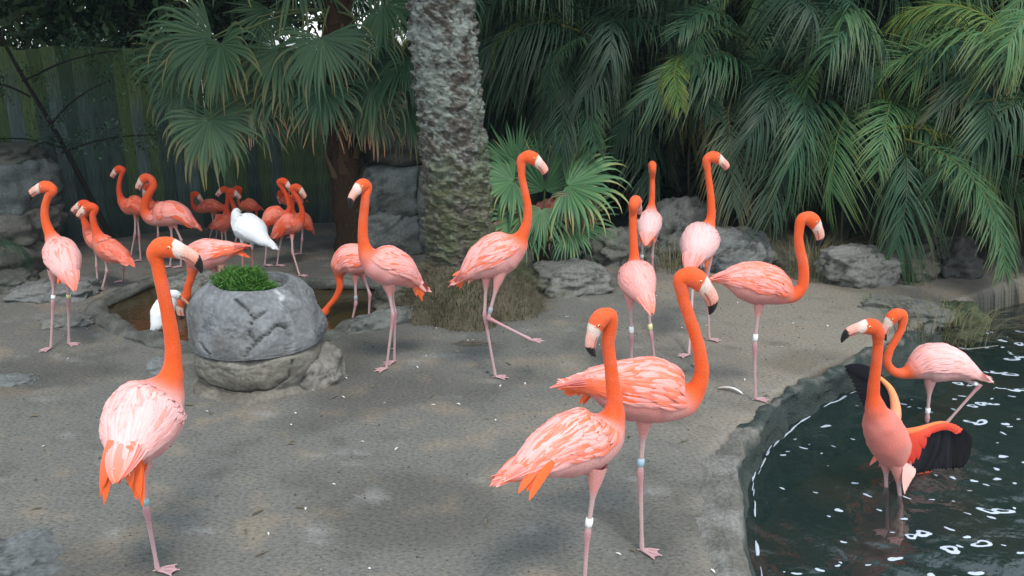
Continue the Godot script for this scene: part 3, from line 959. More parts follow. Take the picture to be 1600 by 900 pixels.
func make_fan_palms() -> void:
	var at := Vector3(-1.68, 0, -8.35)
	var t := thing("fan_palm", "tall shaggy fan palm with hanging leaves left of the big trunk", "palm", at)
	var s := Shape.new()
	var path := []; var radii := []
	for k in 24:
		path.append(Vector3(0.02 * sin(k * 0.5), -0.05 + 3.3 * k / 23.0, 0)); radii.append(0.15 + 0.02 * sin(k * 2.1))
	s.bar(path, radii, Color(0.07, 0.04, 0.025), 14)
	part("trunk", s.mesh(), M.bark, t)
	rng.seed = 31
	for k in 54:   # stubs of old leaf stalks
		s = Shape.new()
		var an := rng.randf() * TAU
		var y := rng.randf_range(0.1, 2.4)
		var d := Vector3(cos(an), 0, sin(an))
		var L := rng.randf_range(0.18, 0.34)
		var side := d.cross(Vector3.UP)
		var c := Color(0.10, 0.055, 0.03).lerp(Color(0.24, 0.19, 0.12), rng.randf() * (0.9 if y < 0.7 else 0.45))
		var pp := []; var hh := []; var rr := []; var cc := []
		for j in 5:
			var u := j / 4.0
			pp.append(d * (0.145 + 0.05 * u + 0.06 * u * u) + Vector3(0, y + L * u, 0) + side * rng.randf_range(-0.01, 0.01))
			hh.append(side * lerpf(0.05, 0.014, u)); rr.append(d * 0.02 * (1.0 - u)); cc.append(c)
		s.strip(pp, hh, rr, cc)
		part("leaf_stub", s.mesh(), M.bark, t)
	s = Shape.new()
	for k in 900:   # loose brown fibre
		var an := rng.randf() * TAU
		var d := Vector3(cos(an), 0, sin(an))
		var root := d * 0.16 + Vector3(0, rng.randf_range(0.2, 2.6), 0)
		grass_blades(s, root, (d + Vector3(rng.randfn(), 0, rng.randfn()) * 0.7) * rng.randf_range(0.3, 1.0), rng.randf_range(-0.12, 0.1), Color(0.13, 0.065, 0.03) * rng.randf_range(0.5, 1.3), 0.002)
	var fib := part("fibre", s.mesh(), M.blade, t)
	fib.set_meta("kind", "stuff")
	var F := Vector3(0, 0.25, 1)
	# hub (world), direction of the middle segment, radius, mesh, crown height
	var leaves := [[Vector3(-1.72, 2.16, -7.85), Vector3(0.05, -1, 0.35), 0.78, 1, 2.5], [Vector3(-2.72, 2.16, -7.9), Vector3(-0.75, -0.55, 0.3), 0.8, 1, 2.4], [Vector3(-2.62, 2.1, -7.8), Vector3(0.1, -1, 0.3), 0.66, 2, 2.4], [Vector3(-2.24, 2.42, -8.1), Vector3(0.0, -1, 0.25), 0.5, 4, 2.6],
		[Vector3(-0.98, 2.0, -8.0), Vector3(-0.75, -0.75, 0.2), 0.72, 0, 2.4], [Vector3(-2.85, 1.42, -7.95), Vector3(0.25, -1, 0.3), 0.72, 2, 1.9], [Vector3(-2.75, 1.35, -8.0), Vector3(-0.9, -0.5, 0.2), 0.6, 1, 1.9], [Vector3(-2.05, 1.8, -8.05), Vector3(-0.3, -1, 0.3), 0.72, 2, 2.2],
		[Vector3(-1.3, 1.75, -8.0), Vector3(0.35, -1, 0.3), 0.72, 2, 2.2], [Vector3(-1.15, 2.45, -7.9), Vector3(0.15, -1, 0.3), 0.65, 0, 2.7], [Vector3(-1.0, 1.5, -8.15), Vector3(0.35, -1, 0.25), 0.6, 2, 2.0], [Vector3(-2.35, 1.75, -8.15), Vector3(0.15, -1, 0.2), 0.6, 0, 2.2],
		[Vector3(-1.75, 1.72, -7.95), Vector3(-0.1, -1, 0.3), 0.62, 1, 2.2], [Vector3(-3.1, 2.0, -8.1), Vector3(-0.8, -0.6, 0.2), 0.6, 0, 2.3], [Vector3(-1.9, 2.85, -7.9), Vector3(-0.3, -0.8, 0.5), 0.8, 0, 2.9], [Vector3(-1.2, 2.9, -8.0), Vector3(0.6, -0.5, 0.4), 0.8, 3, 3.0],
		[Vector3(-2.5, 2.9, -8.2), Vector3(-0.8, -0.3, 0.4), 0.8, 3, 3.0], [Vector3(-0.75, 2.6, -8.3), Vector3(0.9, -0.6, 0.1), 0.75, 1, 2.9], [Vector3(-1.6, 2.6, -9.1), Vector3(0, -0.5, -1), 0.8, 3, 3.0], [Vector3(-2.15, 2.05, -8.0), Vector3(-0.45, -0.9, 0.2), 0.62, 2, 2.4], [Vector3(-1.4, 2.25, -8.0), Vector3(0.5, -0.9, 0.3), 0.62, 1, 2.5], [Vector3(-2.45, 1.55, -8.2), Vector3(0.3, -1, 0.1), 0.6, 1, 2.0], [Vector3(-3.2, 1.65, -8.15), Vector3(-0.5, -0.9, 0.1), 0.5, 2, 2.1]]
	for l in leaves:
		fan_at(t, Vector3(0, l[4], 0.1), l[0] - at, l[1] + Vector3(rng.randfn() * 0.15, 0, rng.randfn() * 0.15), F + Vector3(l[1].x * 0.3 + rng.randfn() * 0.4, rng.randfn() * 0.4, 0), l[2] * 0.84, l[3], M.leaf if rng.randf() < 0.7 else M.leaf_deep)
	for l in [[Vector3(-1.85, 1.6, -8.1), Vector3(0.1, -1, 0.1), 0.5], [Vector3(-2.5, 1.55, -8.1), Vector3(0.2, -1, 0.1), 0.42], [Vector3(-1.35, 1.5, -8.2), Vector3(0.2, -1, 0.1), 0.45]]:
		fan_at(t, Vector3(0, 2.0, 0.1), l[0] - at, l[1], F, l[2], 2, M.leaf_dry)
	# small fan palm
	at = Vector3(0.3, 0, -8.02)
	t = thing("small_fan_palm", "small fan palm with broad glossy leaves right of the big trunk", "palm", at)
	s = Shape.new()
	s.bar([Vector3(0, -0.05, 0), Vector3(0, 0.08, 0), Vector3(0, 0.2, 0)], [0.1, 0.09, 0.05], Color(0.07, 0.05, 0.03), 10)
	part("trunk", s.mesh(), M.bark, t)
	for l in [[Vector3(0.32, 0.72, -8.08), Vector3(0.05, 1, 0.05), Vector3(0, 0.2, 1), 0.6, 4], [Vector3(0.02, 0.85, -7.85), Vector3(-1, -0.15, 0.3), Vector3(0, 0.75, 0.8), 0.5, 1], [Vector3(0.52, 0.82, -7.8), Vector3(1, -0.05, 0.25), Vector3(-0.1, 0.8, 0.8), 0.62, 1], [Vector3(0.55, 0.46, -7.75), Vector3(1, -0.15, 0.2), Vector3(0, 0.6, 0.9), 0.46, 3],
		[Vector3(0.1, 0.5, -7.75), Vector3(-0.9, -0.2, 0.3), Vector3(0, 0.6, 0.9), 0.5, 3], [Vector3(0.28, 0.62, -7.7), Vector3(-0.15, -1, 0.4), Vector3(0, 0.4, 1), 0.46, 0], [Vector3(0.55, 0.95, -8.15), Vector3(0.8, 0.6, 0), Vector3(0, 0.3, 1), 0.5, 4], [Vector3(0.05, 0.9, -8.2), Vector3(-0.8, 0.7, 0), Vector3(0, 0.3, 1), 0.5, 4]]:
		fan_at(t, Vector3(0, 0.12, 0), l[0] - at, l[1], l[2], l[3], l[4], M.leaf_bright)
	fan_at(t, Vector3(0, 0.12, 0), Vector3(0.58, 0.75, -7.72) - at, Vector3(0.3, -1, 0.2), Vector3(0, 0.3, 1), 0.36, 2, M.leaf_dry)


# ---------------------------------------------------------------- fence and rock walls
func make_fence() -> void:
	var t := thing("board_fence", "weathered dark board fence with green algae behind the flock", "fence")
	var line := [Vector2(-8.6, -6.2), Vector2(-6.4, -7.7), Vector2(-4.73, -8.95), Vector2(-3.77, -9.62), Vector2(-2.2, -9.95), Vector2(-0.2, -10.2), Vector2(1.2, -10.4)]
	var boards := []
	for v in 4:
		var s := Shape.new()
		var h := 2.03 + 0.012 * v
		var w := 0.0695
		var d := 0.011
		var rows := []; var cols := []
		var ring := [Vector2(-w, -d + 0.003), Vector2(-w + 0.003, -d), Vector2(0, -d - 0.0015 * v), Vector2(w - 0.003, -d), Vector2(w, -d + 0.003), Vector2(w, d), Vector2(-w, d)]
		for k in 26:
			var y := -0.03 + (h + 0.03) * k / 25.0
			var row := PackedVector3Array(); var cr := PackedColorArray()
			for q in ring:
				row.append(Vector3(q.x + nz.get_noise_2d(y * 20, v * 50) * 0.004, y, -q.y))
				var a := nz.get_noise_3d(q.x * 500, y * 14 + v * 40, v * 30)
				var c := Color(0.10, 0.14, 0.135) * (1.0 + a * 0.5)
				c = c.lerp(Color(0.11, 0.165, 0.035), clampf(nz.get_noise_3d(q.x * 30, y * 12, v * 77) * 1.6 + (y - 0.9) * 0.35, 0, 0.75))
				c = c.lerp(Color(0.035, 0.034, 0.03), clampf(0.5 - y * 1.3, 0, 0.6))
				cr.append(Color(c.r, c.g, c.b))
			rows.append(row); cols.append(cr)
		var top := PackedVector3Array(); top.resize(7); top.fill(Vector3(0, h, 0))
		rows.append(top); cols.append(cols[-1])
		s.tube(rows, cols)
		boards.append(s.mesh())
	var board_mats := []
	for v in 3:
		var m: StandardMaterial3D = M.wood.duplicate()
		m.albedo_color = [Color(1, 1, 1), Color(0.85, 0.88, 0.86), Color(0.7, 0.76, 0.72)][v]
		board_mats.append(m)
	rng.seed = 8
	var step := 0.138
	for k in line.size() - 1:
		var a: Vector2 = line[k]
		var b: Vector2 = line[k + 1]
		var n := int(ceil(a.distance_to(b) / step))
		var yaw := -atan2(b.y - a.y, b.x - a.x)
		for j in n:
			var p := a.lerp(b, (j + 0.5) / n)
			part("plank", boards[rng.randi() % 4], board_mats[rng.randi() % 3], t, Transform3D(Basis.from_euler(Vector3(rng.randfn() * 0.004, yaw, rng.randfn() * 0.004)), Vector3(p.x, rng.randf_range(-0.012, 0.012), p.y + (0.005 if j % 2 else 0.0))))
		for y in [0.4, 1.2, 1.85]:
			var s := Shape.new()
			var nrm := Vector2(b.y - a.y, -(b.x - a.x)).normalized() * 0.045
			if nrm.y > 0: nrm = -nrm
			s.bar([Vector3(a.x + nrm.x, y, a.y + nrm.y), Vector3(b.x + nrm.x, y, b.y + nrm.y)], [0.032, 0.032], Color(0.06, 0.05, 0.04), 4)
			part("rail", s.mesh(), M.wood, t)
		var s2 := Shape.new()
		s2.bar([Vector3(a.x, -0.1, a.y - 0.11), Vector3(a.x, 2.0, a.y - 0.11)], [0.05, 0.05], Color(0.06, 0.05, 0.04), 6)
		part("post", s2.mesh(), M.wood, t)

func block(t: Node3D, at: Vector3, r: Vector3, turn: float, seed_: float, tone: Color, boxy := 0.75) -> void:
	var s := boulder(r, seed_, tone, 0.13, 0.04, boxy, 26)
	part("stone", s.mesh(), M.rock, t, Transform3D(Basis.from_euler(Vector3(0, turn, 0)), at))

func make_rocks() -> void:
	var t := thing("rock_wall", "grey rock face with long cracks between fan palm and big trunk", "rock wall", Vector3(-1.1, 0, -8.75))
	block(t, Vector3(-0.22, 0.2, 0.05), Vector3(0.4, 0.25, 0.4), 0.1, 3, Color(0.15, 0.155, 0.145))
	block(t, Vector3(-0.2, 0.64, 0.0), Vector3(0.38, 0.27, 0.4), -0.05, 8, Color(0.14, 0.15, 0.14))
	block(t, Vector3(0.5, 0.42, 0.0), Vector3(0.42, 0.5, 0.4), 0.06, 15, Color(0.13, 0.135, 0.13))
	block(t, Vector3(0.05, 1.12, -0.1), Vector3(0.6, 0.26, 0.45), 0.0, 21, Color(0.05, 0.045, 0.04), 0.4)
	t = thing("rock_stack", "stack of big weathered rock blocks at the left edge by the fence", "rock stack", Vector3(-5.0, 0, -8.0))
	block(t, Vector3(-0.05, 0.12, 0.15), Vector3(0.52, 0.2, 0.45), 0.1, 33, Color(0.13, 0.125, 0.11), 0.8)
	block(t, Vector3(0.0, 0.42, 0.08), Vector3(0.5, 0.17, 0.42), 0.05, 36, Color(0.125, 0.12, 0.105), 0.85)
	block(t, Vector3(-0.02, 0.78, 0.02), Vector3(0.49, 0.26, 0.4), -0.05, 41, Color(0.12, 0.135, 0.13), 0.85)
	block(t, Vector3(-0.1, 1.06, -0.04), Vector3(0.46, 0.11, 0.38), 0.04, 47, Color(0.085, 0.09, 0.075), 0.8)
	rock("low wide boulder behind the flamingo with the heart shaped back", Vector3(1.12, 0.1, -8.15), Vector3(0.36, 0.22, 0.25), 0.2, 51, Color(0.15, 0.15, 0.135), 0.3, 0.4)
	rock("tall shaded boulder in the back row behind the farthest standing flamingo", Vector3(1.75, 0.2, -8.35), Vector3(0.42, 0.36, 0.3), 0.5, 55, Color(0.11, 0.115, 0.11), 0.25, 0.3)
	rock("smooth domed grey boulder right behind the pale backed flamingo", Vector3(2.13, 0.12, -7.9), Vector3(0.42, 0.27, 0.34), -0.2, 60, Color(0.17, 0.18, 0.175), 0.15, 0.25)
	rock("split grey boulder at the right beyond the dry grass", Vector3(3.2, 0.1, -7.45), Vector3(0.36, 0.2, 0.28), 0.1, 66, Color(0.18, 0.18, 0.165), 0.2, 0.4)
	rock("small brownish boulder next to the split boulder, under the palms", Vector3(3.75, 0.1, -7.6), Vector3(0.27, 0.19, 0.24), 0.8, 71, Color(0.12, 0.11, 0.09), 0.3, 0.3)
	rock("dark boulder deepest under the palms at the right", Vector3(4.2, 0.1, -7.75), Vector3(0.3, 0.22, 0.26), 1.1, 74, Color(0.07, 0.07, 0.065), 0.3, 0.3)
	rock("small dark stone between domed boulder and dry grass", Vector3(2.68, 0.04, -7.85), Vector3(0.14, 0.13, 0.12), 0.3, 78, Color(0.1, 0.1, 0.09))
	rock("flat topped rock on the mud right of the root mound", Vector3(0.52, 0.05, -7.2), Vector3(0.34, 0.15, 0.34), 0.3, 81, Color(0.17, 0.17, 0.155), 0.14, 0.55)
	rock("long low rock beside the root mound at the pool end", Vector3(-0.98, -0.02, -6.2), Vector3(0.36, 0.12, 0.12), 0.62, 84, Color(0.14, 0.15, 0.14), 0.2, 0.3)
	rock("round rock in the pool behind the drinking flamingo's legs", Vector3(-0.92, 0.0, -6.8), Vector3(0.26, 0.17, 0.18), 0.1, 88, Color(0.13, 0.13, 0.11), 0.2, 0.3)
	rock("pale rock at the pool edge behind the white ibis in the water", Vector3(-2.85, -0.02, -7.15), Vector3(0.26, 0.15, 0.18), 0.4, 92, Color(0.16, 0.165, 0.15), 0.25, 0.3)
	rock("flat slab between stacked rocks and pool", Vector3(-4.0, 0.0, -6.98), Vector3(0.36, 0.11, 0.26), 0.1, 95, Color(0.16, 0.165, 0.16), 0.2, 0.3)
	rock("dark slab at the foot of the stacked rocks", Vector3(-4.6, 0.02, -7.2), Vector3(0.3, 0.12, 0.22), 0.1, 97, Color(0.085, 0.09, 0.08), 0.2, 0.3)
	rock("low rock at the left end of the pool kerb behind the banded legs", Vector3(-3.5, -0.02, -6.2), Vector3(0.2, 0.08, 0.16), 0.4, 99, Color(0.16, 0.16, 0.145), 0.25, 0.2)
	rock("small pale stone on the mud between nearest left flamingo and planter", Vector3(-2.36, 0.02, -5.22), Vector3(0.1, 0.075, 0.08), 0.3, 103, Color(0.17, 0.18, 0.18), 0.15, 0.3)
	rock("pale rock at the left picture edge in the mud", Vector3(-3.3, -0.015, -5.05), Vector3(0.18, 0.035, 0.12), 0.2, 106, Color(0.17, 0.18, 0.18), 0.2, 0.2)
	rock("grey slab with white streaks in the bottom left corner", Vector3(-2.22, -0.04, -2.98), Vector3(0.32, 0.075, 0.32), 0.5, 109, Color(0.14, 0.15, 0.15), 0.2, 0.3)
	rock("flat bank rock at the far corner of the pond behind the wading birds", Vector3(3.25, 0.0, -6.5), Vector3(0.36, 0.09, 0.2), -0.6, 113, Color(0.15, 0.155, 0.14), 0.2, 0.3)
	rock("mossy bank rock under the drooping frond at the waterline", Vector3(3.62, -0.08, -6.42), Vector3(0.22, 0.17, 0.18), -0.4, 117, Color(0.08, 0.1, 0.05), 0.25, 0.3)


# ---------------------------------------------------------------- birds
func leaflike(s: Shape, root: Vector3, ctrl: Vector3, tip: Vector3, face: Vector3, w: float, ca: Color, cb: Color, n := 7) -> void:
	var pp := []; var hh := []; var rr := []; var cc := []
	for j in n:
		var u := float(j) / (n - 1)
		var p := root.lerp(ctrl, u).lerp(ctrl.lerp(tip, u), u)
		var d := (ctrl - root).lerp(tip - ctrl, u).normalized()
		var side := d.cross(face).normalized()
		pp.append(p)
		hh.append(side * w * (pow(sin(PI * (0.16 + 0.8 * u)), 0.8) if u < 0.98 else 0.08))
		rr.append(side.cross(d).normalized() * w * 0.16)
		cc.append(ca.lerp(cb, u))
	s.strip(pp, hh, rr, cc)

func leg_mesh(s: Shape, hip: Vector3, ankle: Vector3, foot: Vector3, toe: Vector3, thigh: Color, k: float, shin: Color) -> void:
	var path := []; var radii := []
	var a := hip + (hip - ankle).normalized() * 0.06
	for u in [0.0, 0.2, 0.36, 0.5, 0.75, 0.92]:
		path.append(a.lerp(ankle, u)); radii.append([0.045, 0.034, 0.02, 0.0115, 0.0098, 0.0115][path.size() - 1] * k)
	path.append(ankle); radii.append(0.0155 * k)
	for u in [0.06, 0.14, 0.4, 0.8, 0.94]:
		path.append(ankle.lerp(foot + Vector3(0, 0.012, 0), u)); radii.append([0.0145, 0.0108, 0.0088, 0.0082, 0.0105][path.size() - 8] * k)
	path.append(foot + Vector3(0, 0.012, 0)); radii.append(0.010 * k)
	var rows := []; var cols := []
	var side := Vector3(toe.z, 0, -toe.x)
	for q in path.size():
		var t: Vector3 = (path[mini(q + 1, path.size() - 1)] - path[maxi(q - 1, 0)]).normalized()
		var b1 := (side - t * side.dot(t)).normalized()
		var b2 := t.cross(b1)
		var row := PackedVector3Array(); var cr := PackedColorArray()
		for m in 10:
			var an := TAU * m / 10
			row.append(path[q] + (b1 * cos(an) + b2 * sin(an)) * radii[q])
			var c := thigh if q < 3 else (shin if q < 6 else (shin.lerp(Color(0.52, 0.2, 0.24), 0.65) if q < 9 else shin.lerp(Color(0.5, 0.28, 0.3), 0.25)))
			cr.append(c)
		rows.append(row); cols.append(cr)
	s.tube(rows, cols)
	# webbed foot
	var tips := []
	var fc := shin.lerp(Color(0.5, 0.27, 0.3), 0.5)
	var heel := foot + Vector3(0, 0.008, 0)
	for m in 3:
		var d := toe.rotated(Vector3.UP, [-0.52, 0.0, 0.52][m])
		var tip: Vector3 = heel + d * [0.078, 0.09, 0.078][m] * k + Vector3(0, -0.005, 0)
		tips.append(tip)
		s.bar([heel, heel.lerp(tip, 0.5) + Vector3(0, 0.003, 0), tip], [0.0075 * k, 0.0055 * k, 0.003 * k], fc, 6)
	for m in 2:
		var rows2 := []; var cols2 := []
		for j in 5:
			var u := j / 4.0
			var p: Vector3 = heel.lerp(tips[m], u * 0.92)
			var r: Vector3 = heel.lerp(tips[m + 1], u * 0.92)
			rows2.append(PackedVector3Array([p, (p + r) * 0.5 - toe * 0.008 * u + Vector3(0, 0.001, 0), r]))
			cols2.append(PackedColorArray([fc, fc * 0.9, fc]))
		s.grid(rows2, cols2, false, true)
	s.bar([heel, heel - toe * 0.02 * k + Vector3(0, -0.004, 0)], [0.005 * k, 0.003 * k], fc, 5)

func mixed(a: Color, b: Color, t: float) -> Color:
	return a.lerp(b, clampf(t, 0, 1))

func bird(kind: String, label: String, group: String, at: Vector3, d: Dictionary) -> Node3D:
	var t := thing(kind, label, kind, at + Vector3(0, relief(at.x, at.z) + 0.004 if at.y > -0.05 else 0.0, 0), group)
	rng.seed = hash(label)
	var ibis := kind == "ibis"
	var seg := 22 if d.fine else 16
	var orange := Color(0.86, 0.115, 0.022).lerp(Color(0.72, 0.07, 0.018), d.red)
	var deep := Color(0.80, 0.13, 0.035).lerp(Color(0.66, 0.06, 0.02), d.red)
	var pink := Color(0.80, 0.245, 0.205).lerp(Color(0.76, 0.17, 0.10), d.red)
	var pale := Color(0.82, 0.41, 0.385).lerp(Color(0.76, 0.24, 0.15), d.red)
	pale = pale.lerp(Color(0.78, 0.48, 0.47), smoothstep(0.8, 1.0, d.pale) * 0.85)
	if ibis:
		orange = Color(0.8, 0.82, 0.84); deep = orange; pink = orange; pale = orange
	# the line through tail, body, neck and head
	var P := []; var R := []; var kind_of := []
	var peak := 0
	for k in d.spine.size():
		var q: Array = d.spine[k]
		P.append(Vector3(q[0], q[1], q[2])); R.append(q[3])
		if R[k] > R[peak]: peak = k
	var lead: Vector3 = (P[0] - P[1]).normalized()
	P.push_front(P[0] + lead * R[0] * 1.2); R.push_front(R[0] * 0.25)
	peak += 1
	var nb := P.size()
	var hs: float = d.size
	var sk := Vector3(d.head[0], d.head[1], d.head[2])
	var F := Vector3(d.head[3], d.head[4], d.head[5]).normalized()
	var neck_dir: Vector3 = (sk - P[-1]).normalized()
	var U := (Vector3.UP - F * F.y)
	if U.length() < 0.3: U = neck_dir - F * F.dot(neck_dir)
	U = U.normalized()
	var LH := F.cross(U).normalized()
	var form := [[-0.030, -0.014, 0.031, 0.029], [-0.010, 0.002, 0.037, 0.032], [0.016, 0.004, 0.037, 0.031], [0.040, -0.003, 0.032, 0.026], [0.060, -0.011, 0.0275, 0.021], [0.080, -0.020, 0.0255, 0.0185], [0.098, -0.033, 0.0235, 0.017], [0.110, -0.050, 0.0175, 0.0135], [0.117, -0.070, 0.011, 0.008], [0.119, -0.086, 0.003, 0.003]]
	if ibis: form = [[-0.025, -0.01, 0.028, 0.027], [0.0, 0.0, 0.032, 0.028], [0.025, -0.002, 0.026, 0.022], [0.045, -0.008, 0.014, 0.012], [0.09, -0.02, 0.0095, 0.008], [0.14, -0.045, 0.007, 0.006], [0.18, -0.08, 0.003, 0.003]]
	var RL := []
	for k in nb:
		var big := smoothstep(0.06, 0.1, R[k])
		RL.append(R[k] * (1.0 - (0.16 * big if d.side else -0.0)))
	for q in form:
		P.append(sk + (F * q[0] + U * q[1]) * hs * 1.12); R.append(q[2] * hs * 1.12); RL.append(q[3] * hs * 1.12)
	var T := [0.0]
	for k in range(1, P.size()): T.append(T[k - 1] + P[k].distance_to(P[k - 1]))
	# dense rings
	var C := []; var rv := PackedFloat32Array(); var rl := PackedFloat32Array(); var who := PackedFloat32Array()
	for k in P.size() - 1:
		var a := maxi(k - 1, 0)
		var c := mini(k + 2, P.size() - 1)
		var m := maxi(2, int((T[k + 1] - T[k]) / (0.013 if k < nb - 1 else 0.0055 * hs)))
		if not d.fine: m = maxi(2, m * 2 / 3)
		for j in m:
			var u := float(j) / m
			var pre: Vector3 = P[a] if k > 0 else P[0] * 2.0 - P[1]
			var post: Vector3 = P[c] if k + 2 < P.size() else P[-1] * 2.0 - P[-2]
			var tp: float = T[a] - T[k] if k > 0 else T[0] - T[1]
			var tq: float = T[c] - T[k] if k + 2 < P.size() else (T[-1] - T[k]) * 2.0
			C.append(P[k].cubic_interpolate_in_time(P[k + 1], pre, post, u, T[k + 1] - T[k], tp, tq))
			var e := u * u * (3 - 2 * u) * 0.5 + u * 0.5
			rv.append(lerpf(R[k], R[k + 1], e)); rl.append(lerpf(RL[k], RL[k + 1], e)); who.append(k + u)
	C.append(P[-1]); rv.append(R[-1]); rl.append(RL[-1]); who.append(P.size() - 1)
	for pas in 2:   # smooth the radii a little
		var r2 := rv.duplicate()
		for k in range(1, rv.size() - 1):
			if who[k] < nb: r2[k] = (rv[k - 1] + rv[k] * 2 + rv[k + 1]) * 0.25
		rv = r2
	var n := C.size()
	var TT := []; var LL := []; var VV := []
	for k in n:
		TT.append((C[mini(k + 2, n - 1)] - C[maxi(k - 2, 0)]).normalized())
	var fwd: Vector3 = (P[peak + 1] - P[1])
	var flat := Vector3(fwd.x, 0, fwd.z)
	if flat.length() < 0.04: flat = Vector3(F.x, 0, F.z)
	var L: Vector3 = flat.normalized().cross(Vector3.UP)
	for k in n:
		L = (L - TT[k] * L.dot(TT[k])).normalized()
		LL.append(L)
	# untwist towards the head
	var kh := n - 1
	for k in n:
		if who[k] >= nb: kh = k; break
	var kb := 0
	for k in n:
		if who[k] >= peak + 1: kb = k; break
	var lt: Vector3 = LL[kh]
	var want: Vector3 = (LH - TT[kh] * LH.dot(TT[kh])).normalized()
	var twist := lt.signed_angle_to(want, TT[kh])
	for k in n:
		if k > kb:
			LL[k] = LL[k].rotated(TT[k], twist * clampf(float(k - kb) / maxf(1, kh - kb), 0, 1))
		if k >= kh:
			LL[k] = (LH - TT[k] * LH.dot(TT[k])).normalized()
		VV.append(LL[k].cross(TT[k]))
	var rows := []; var cols := []
	var lower := 0.0
	for k in n:
		var row := PackedVector3Array(); var cr := PackedColorArray()
		var isbody := who[k] < nb and k < kb + 400
		var body := smoothstep(0.30 * R[peak], 0.72 * R[peak], rv[k]) if who[k] >= peak else 1.0
		if who[k] > nb - 1: body = 0.0
		for s in seg:
			var an := TAU * s / seg
			var up := cos(an)
			var bulge := 1.0
			if body > 0.5: bulge = 1.0 + 0.02 * sin(an * 5.0 + k * 0.25)
			var p: Vector3 = C[k] + (VV[k] * up * rv[k] + LL[k] * sin(an) * rl[k]) * bulge
			var q := p + at
			var n1 := nz.get_noise_3dv(q * 190.0)
			var n2 := nz.get_noise_3dv(q * 700.0)
			row.append(p + (p - C[k]) * (n2 * (0.05 if who[k] < nb else 0.008) + (n1 * 0.03 if who[k] < nb else 0.0)))
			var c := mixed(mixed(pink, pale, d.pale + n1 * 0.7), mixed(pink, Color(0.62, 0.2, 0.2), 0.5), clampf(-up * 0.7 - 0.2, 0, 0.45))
			if ibis: c = orange
			if who[k] < 2.0: c = mixed(c, deep, 0.5)
			var nc := mixed(orange, pink, 0.04 + n1 * 0.22 + n2 * 0.2)
			c = mixed(nc, c, body)
			if who[k] >= nb - 0.5:
				var lf: float = (p - sk).dot(F) / (hs * 1.12)
				var lu: float = (p - sk).dot(U) / (hs * 1.12)
				c = nc
				if ibis:
					c = Color(0.75, 0.3, 0.2) if lf > 0.03 else orange
				else:
					var bend := lf - lu * 0.55
					if lf > 0.036 + 0.35 * maxf(0, -lu - 0.01): c = Color(0.84, 0.68, 0.60).lerp(Color(0.82, 0.36, 0.28), smoothstep(0.05, 0.08, lf) * 0.8 + clampf(-lu * 14.0 - 0.2, 0, 0.4))
					if bend > 0.129 + 0.004 * sin(an): c = Color(0.012, 0.012, 0.014)
					# gape line
					var gape := absf(up + 0.30)
					if lf > 0.06 and bend < 0.13 and gape < 0.12: c = c.lerp(Color(0.12, 0.05, 0.05), 0.8)
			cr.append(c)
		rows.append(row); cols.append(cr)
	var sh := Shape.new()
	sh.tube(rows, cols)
	var shin := Color(0.60, 0.40, 0.40) if not ibis else Color(0.55, 0.24, 0.2)
	var toebar := 1.0 if not ibis else 0.7
	for l in d.legs:
		leg_mesh(sh, Vector3(l[0], l[1], l[2]), Vector3(l[3], l[4], l[5]), Vector3(l[6], l[7], l[8]), Vector3(l[9], 0, l[10]), mixed(pale, pink, 0.35), toebar * clampf(0.45 + hs * 0.55, 0.7, 1.0), shin)
	part("body", sh.mesh(), M.feather, t)
	# leg bands
	for l in d.legs:
		if l[11] == "": continue
		var hip := Vector3(l[0], l[1], l[2]); var an := Vector3(l[3], l[4], l[5])
		var col: Color = {"white": Color(0.8, 0.82, 0.84), "teal": Color(0.25, 0.42, 0.42), "blue": Color(0.32, 0.47, 0.55), "yellow": Color(0.75, 0.7, 0.35), "grey": Color(0.3, 0.32, 0.36)}[l[11]]
		var b := Shape.new()
		b.bar([an.lerp(hip, 0.13), an.lerp(hip, 0.2), an.lerp(hip, 0.27)], [0.0145, 0.0155, 0.0145], col, 12)
		part("leg_band", b.mesh(), M.plastic, t)
	# eyes
	for sd in [-1.0, 1.0]:
		var e := Shape.new()
		var ec: Vector3 = sk + (F * 0.024 + U * 0.010 + LH * sd * 0.0272) * hs * 1.12
		e.ball(ec, Vector3.ONE * 0.0062 * hs, Color(0.75, 0.62, 0.3), 6, 8)
		e.ball(ec + LH * sd * 0.0032 * hs, Vector3.ONE * 0.0042 * hs, Color(0.01, 0.01, 0.01), 6, 8)
		part("eye", e.mesh(), M.bill, t)
	# feathers: sample the body's skin at ring position s and angle a
	var ka := 0
	for k in n:
		if who[k] >= 1.0: ka = k; break
	var ke := kb
	for k in range(kb, n):
		if rv[k] < R[peak] * 0.5: ke = k; break
	var arc := 0.0
	for k in range(ka, ke): arc += C[k].distance_to(C[k + 1])
	var per := (ke - ka) / maxf(arc, 0.05)   # rings per metre
	var tail_dir: Vector3 = (C[ka] - C[ka + 4]).normalized()
	var skin := func(s: float, a: float, off: float) -> Vector3:
		var f := clampf(s, 0.0, n - 2.0)
		var k := int(f)
		var u := f - k
		var cc: Vector3 = C[k].lerp(C[k + 1], u)
		var v: Vector3 = VV[k].lerp(VV[k + 1], u)
		var l: Vector3 = LL[k].lerp(LL[k + 1], u)
		var o := v * cos(a) * (lerpf(rv[k], rv[k + 1], u) + off) + l * sin(a) * (lerpf(rl[k], rl[k + 1], u) + off)
		var p := cc + o
		if s < 0.0:
			var ex := -s / per
			p += tail_dir * ex + Vector3(0, -ex * ex * 1.2, 0)
		return p
	var scale: float = clampf(R[peak] / 0.125, 0.55, 1.1)
	var flame: bool = not ibis and (hash(label) % 10 < 7) and d.side == 1
	var wings := [Shape.new(), Shape.new()]
	var nrow := 13 if d.fine else 6
	var amax := 1.75
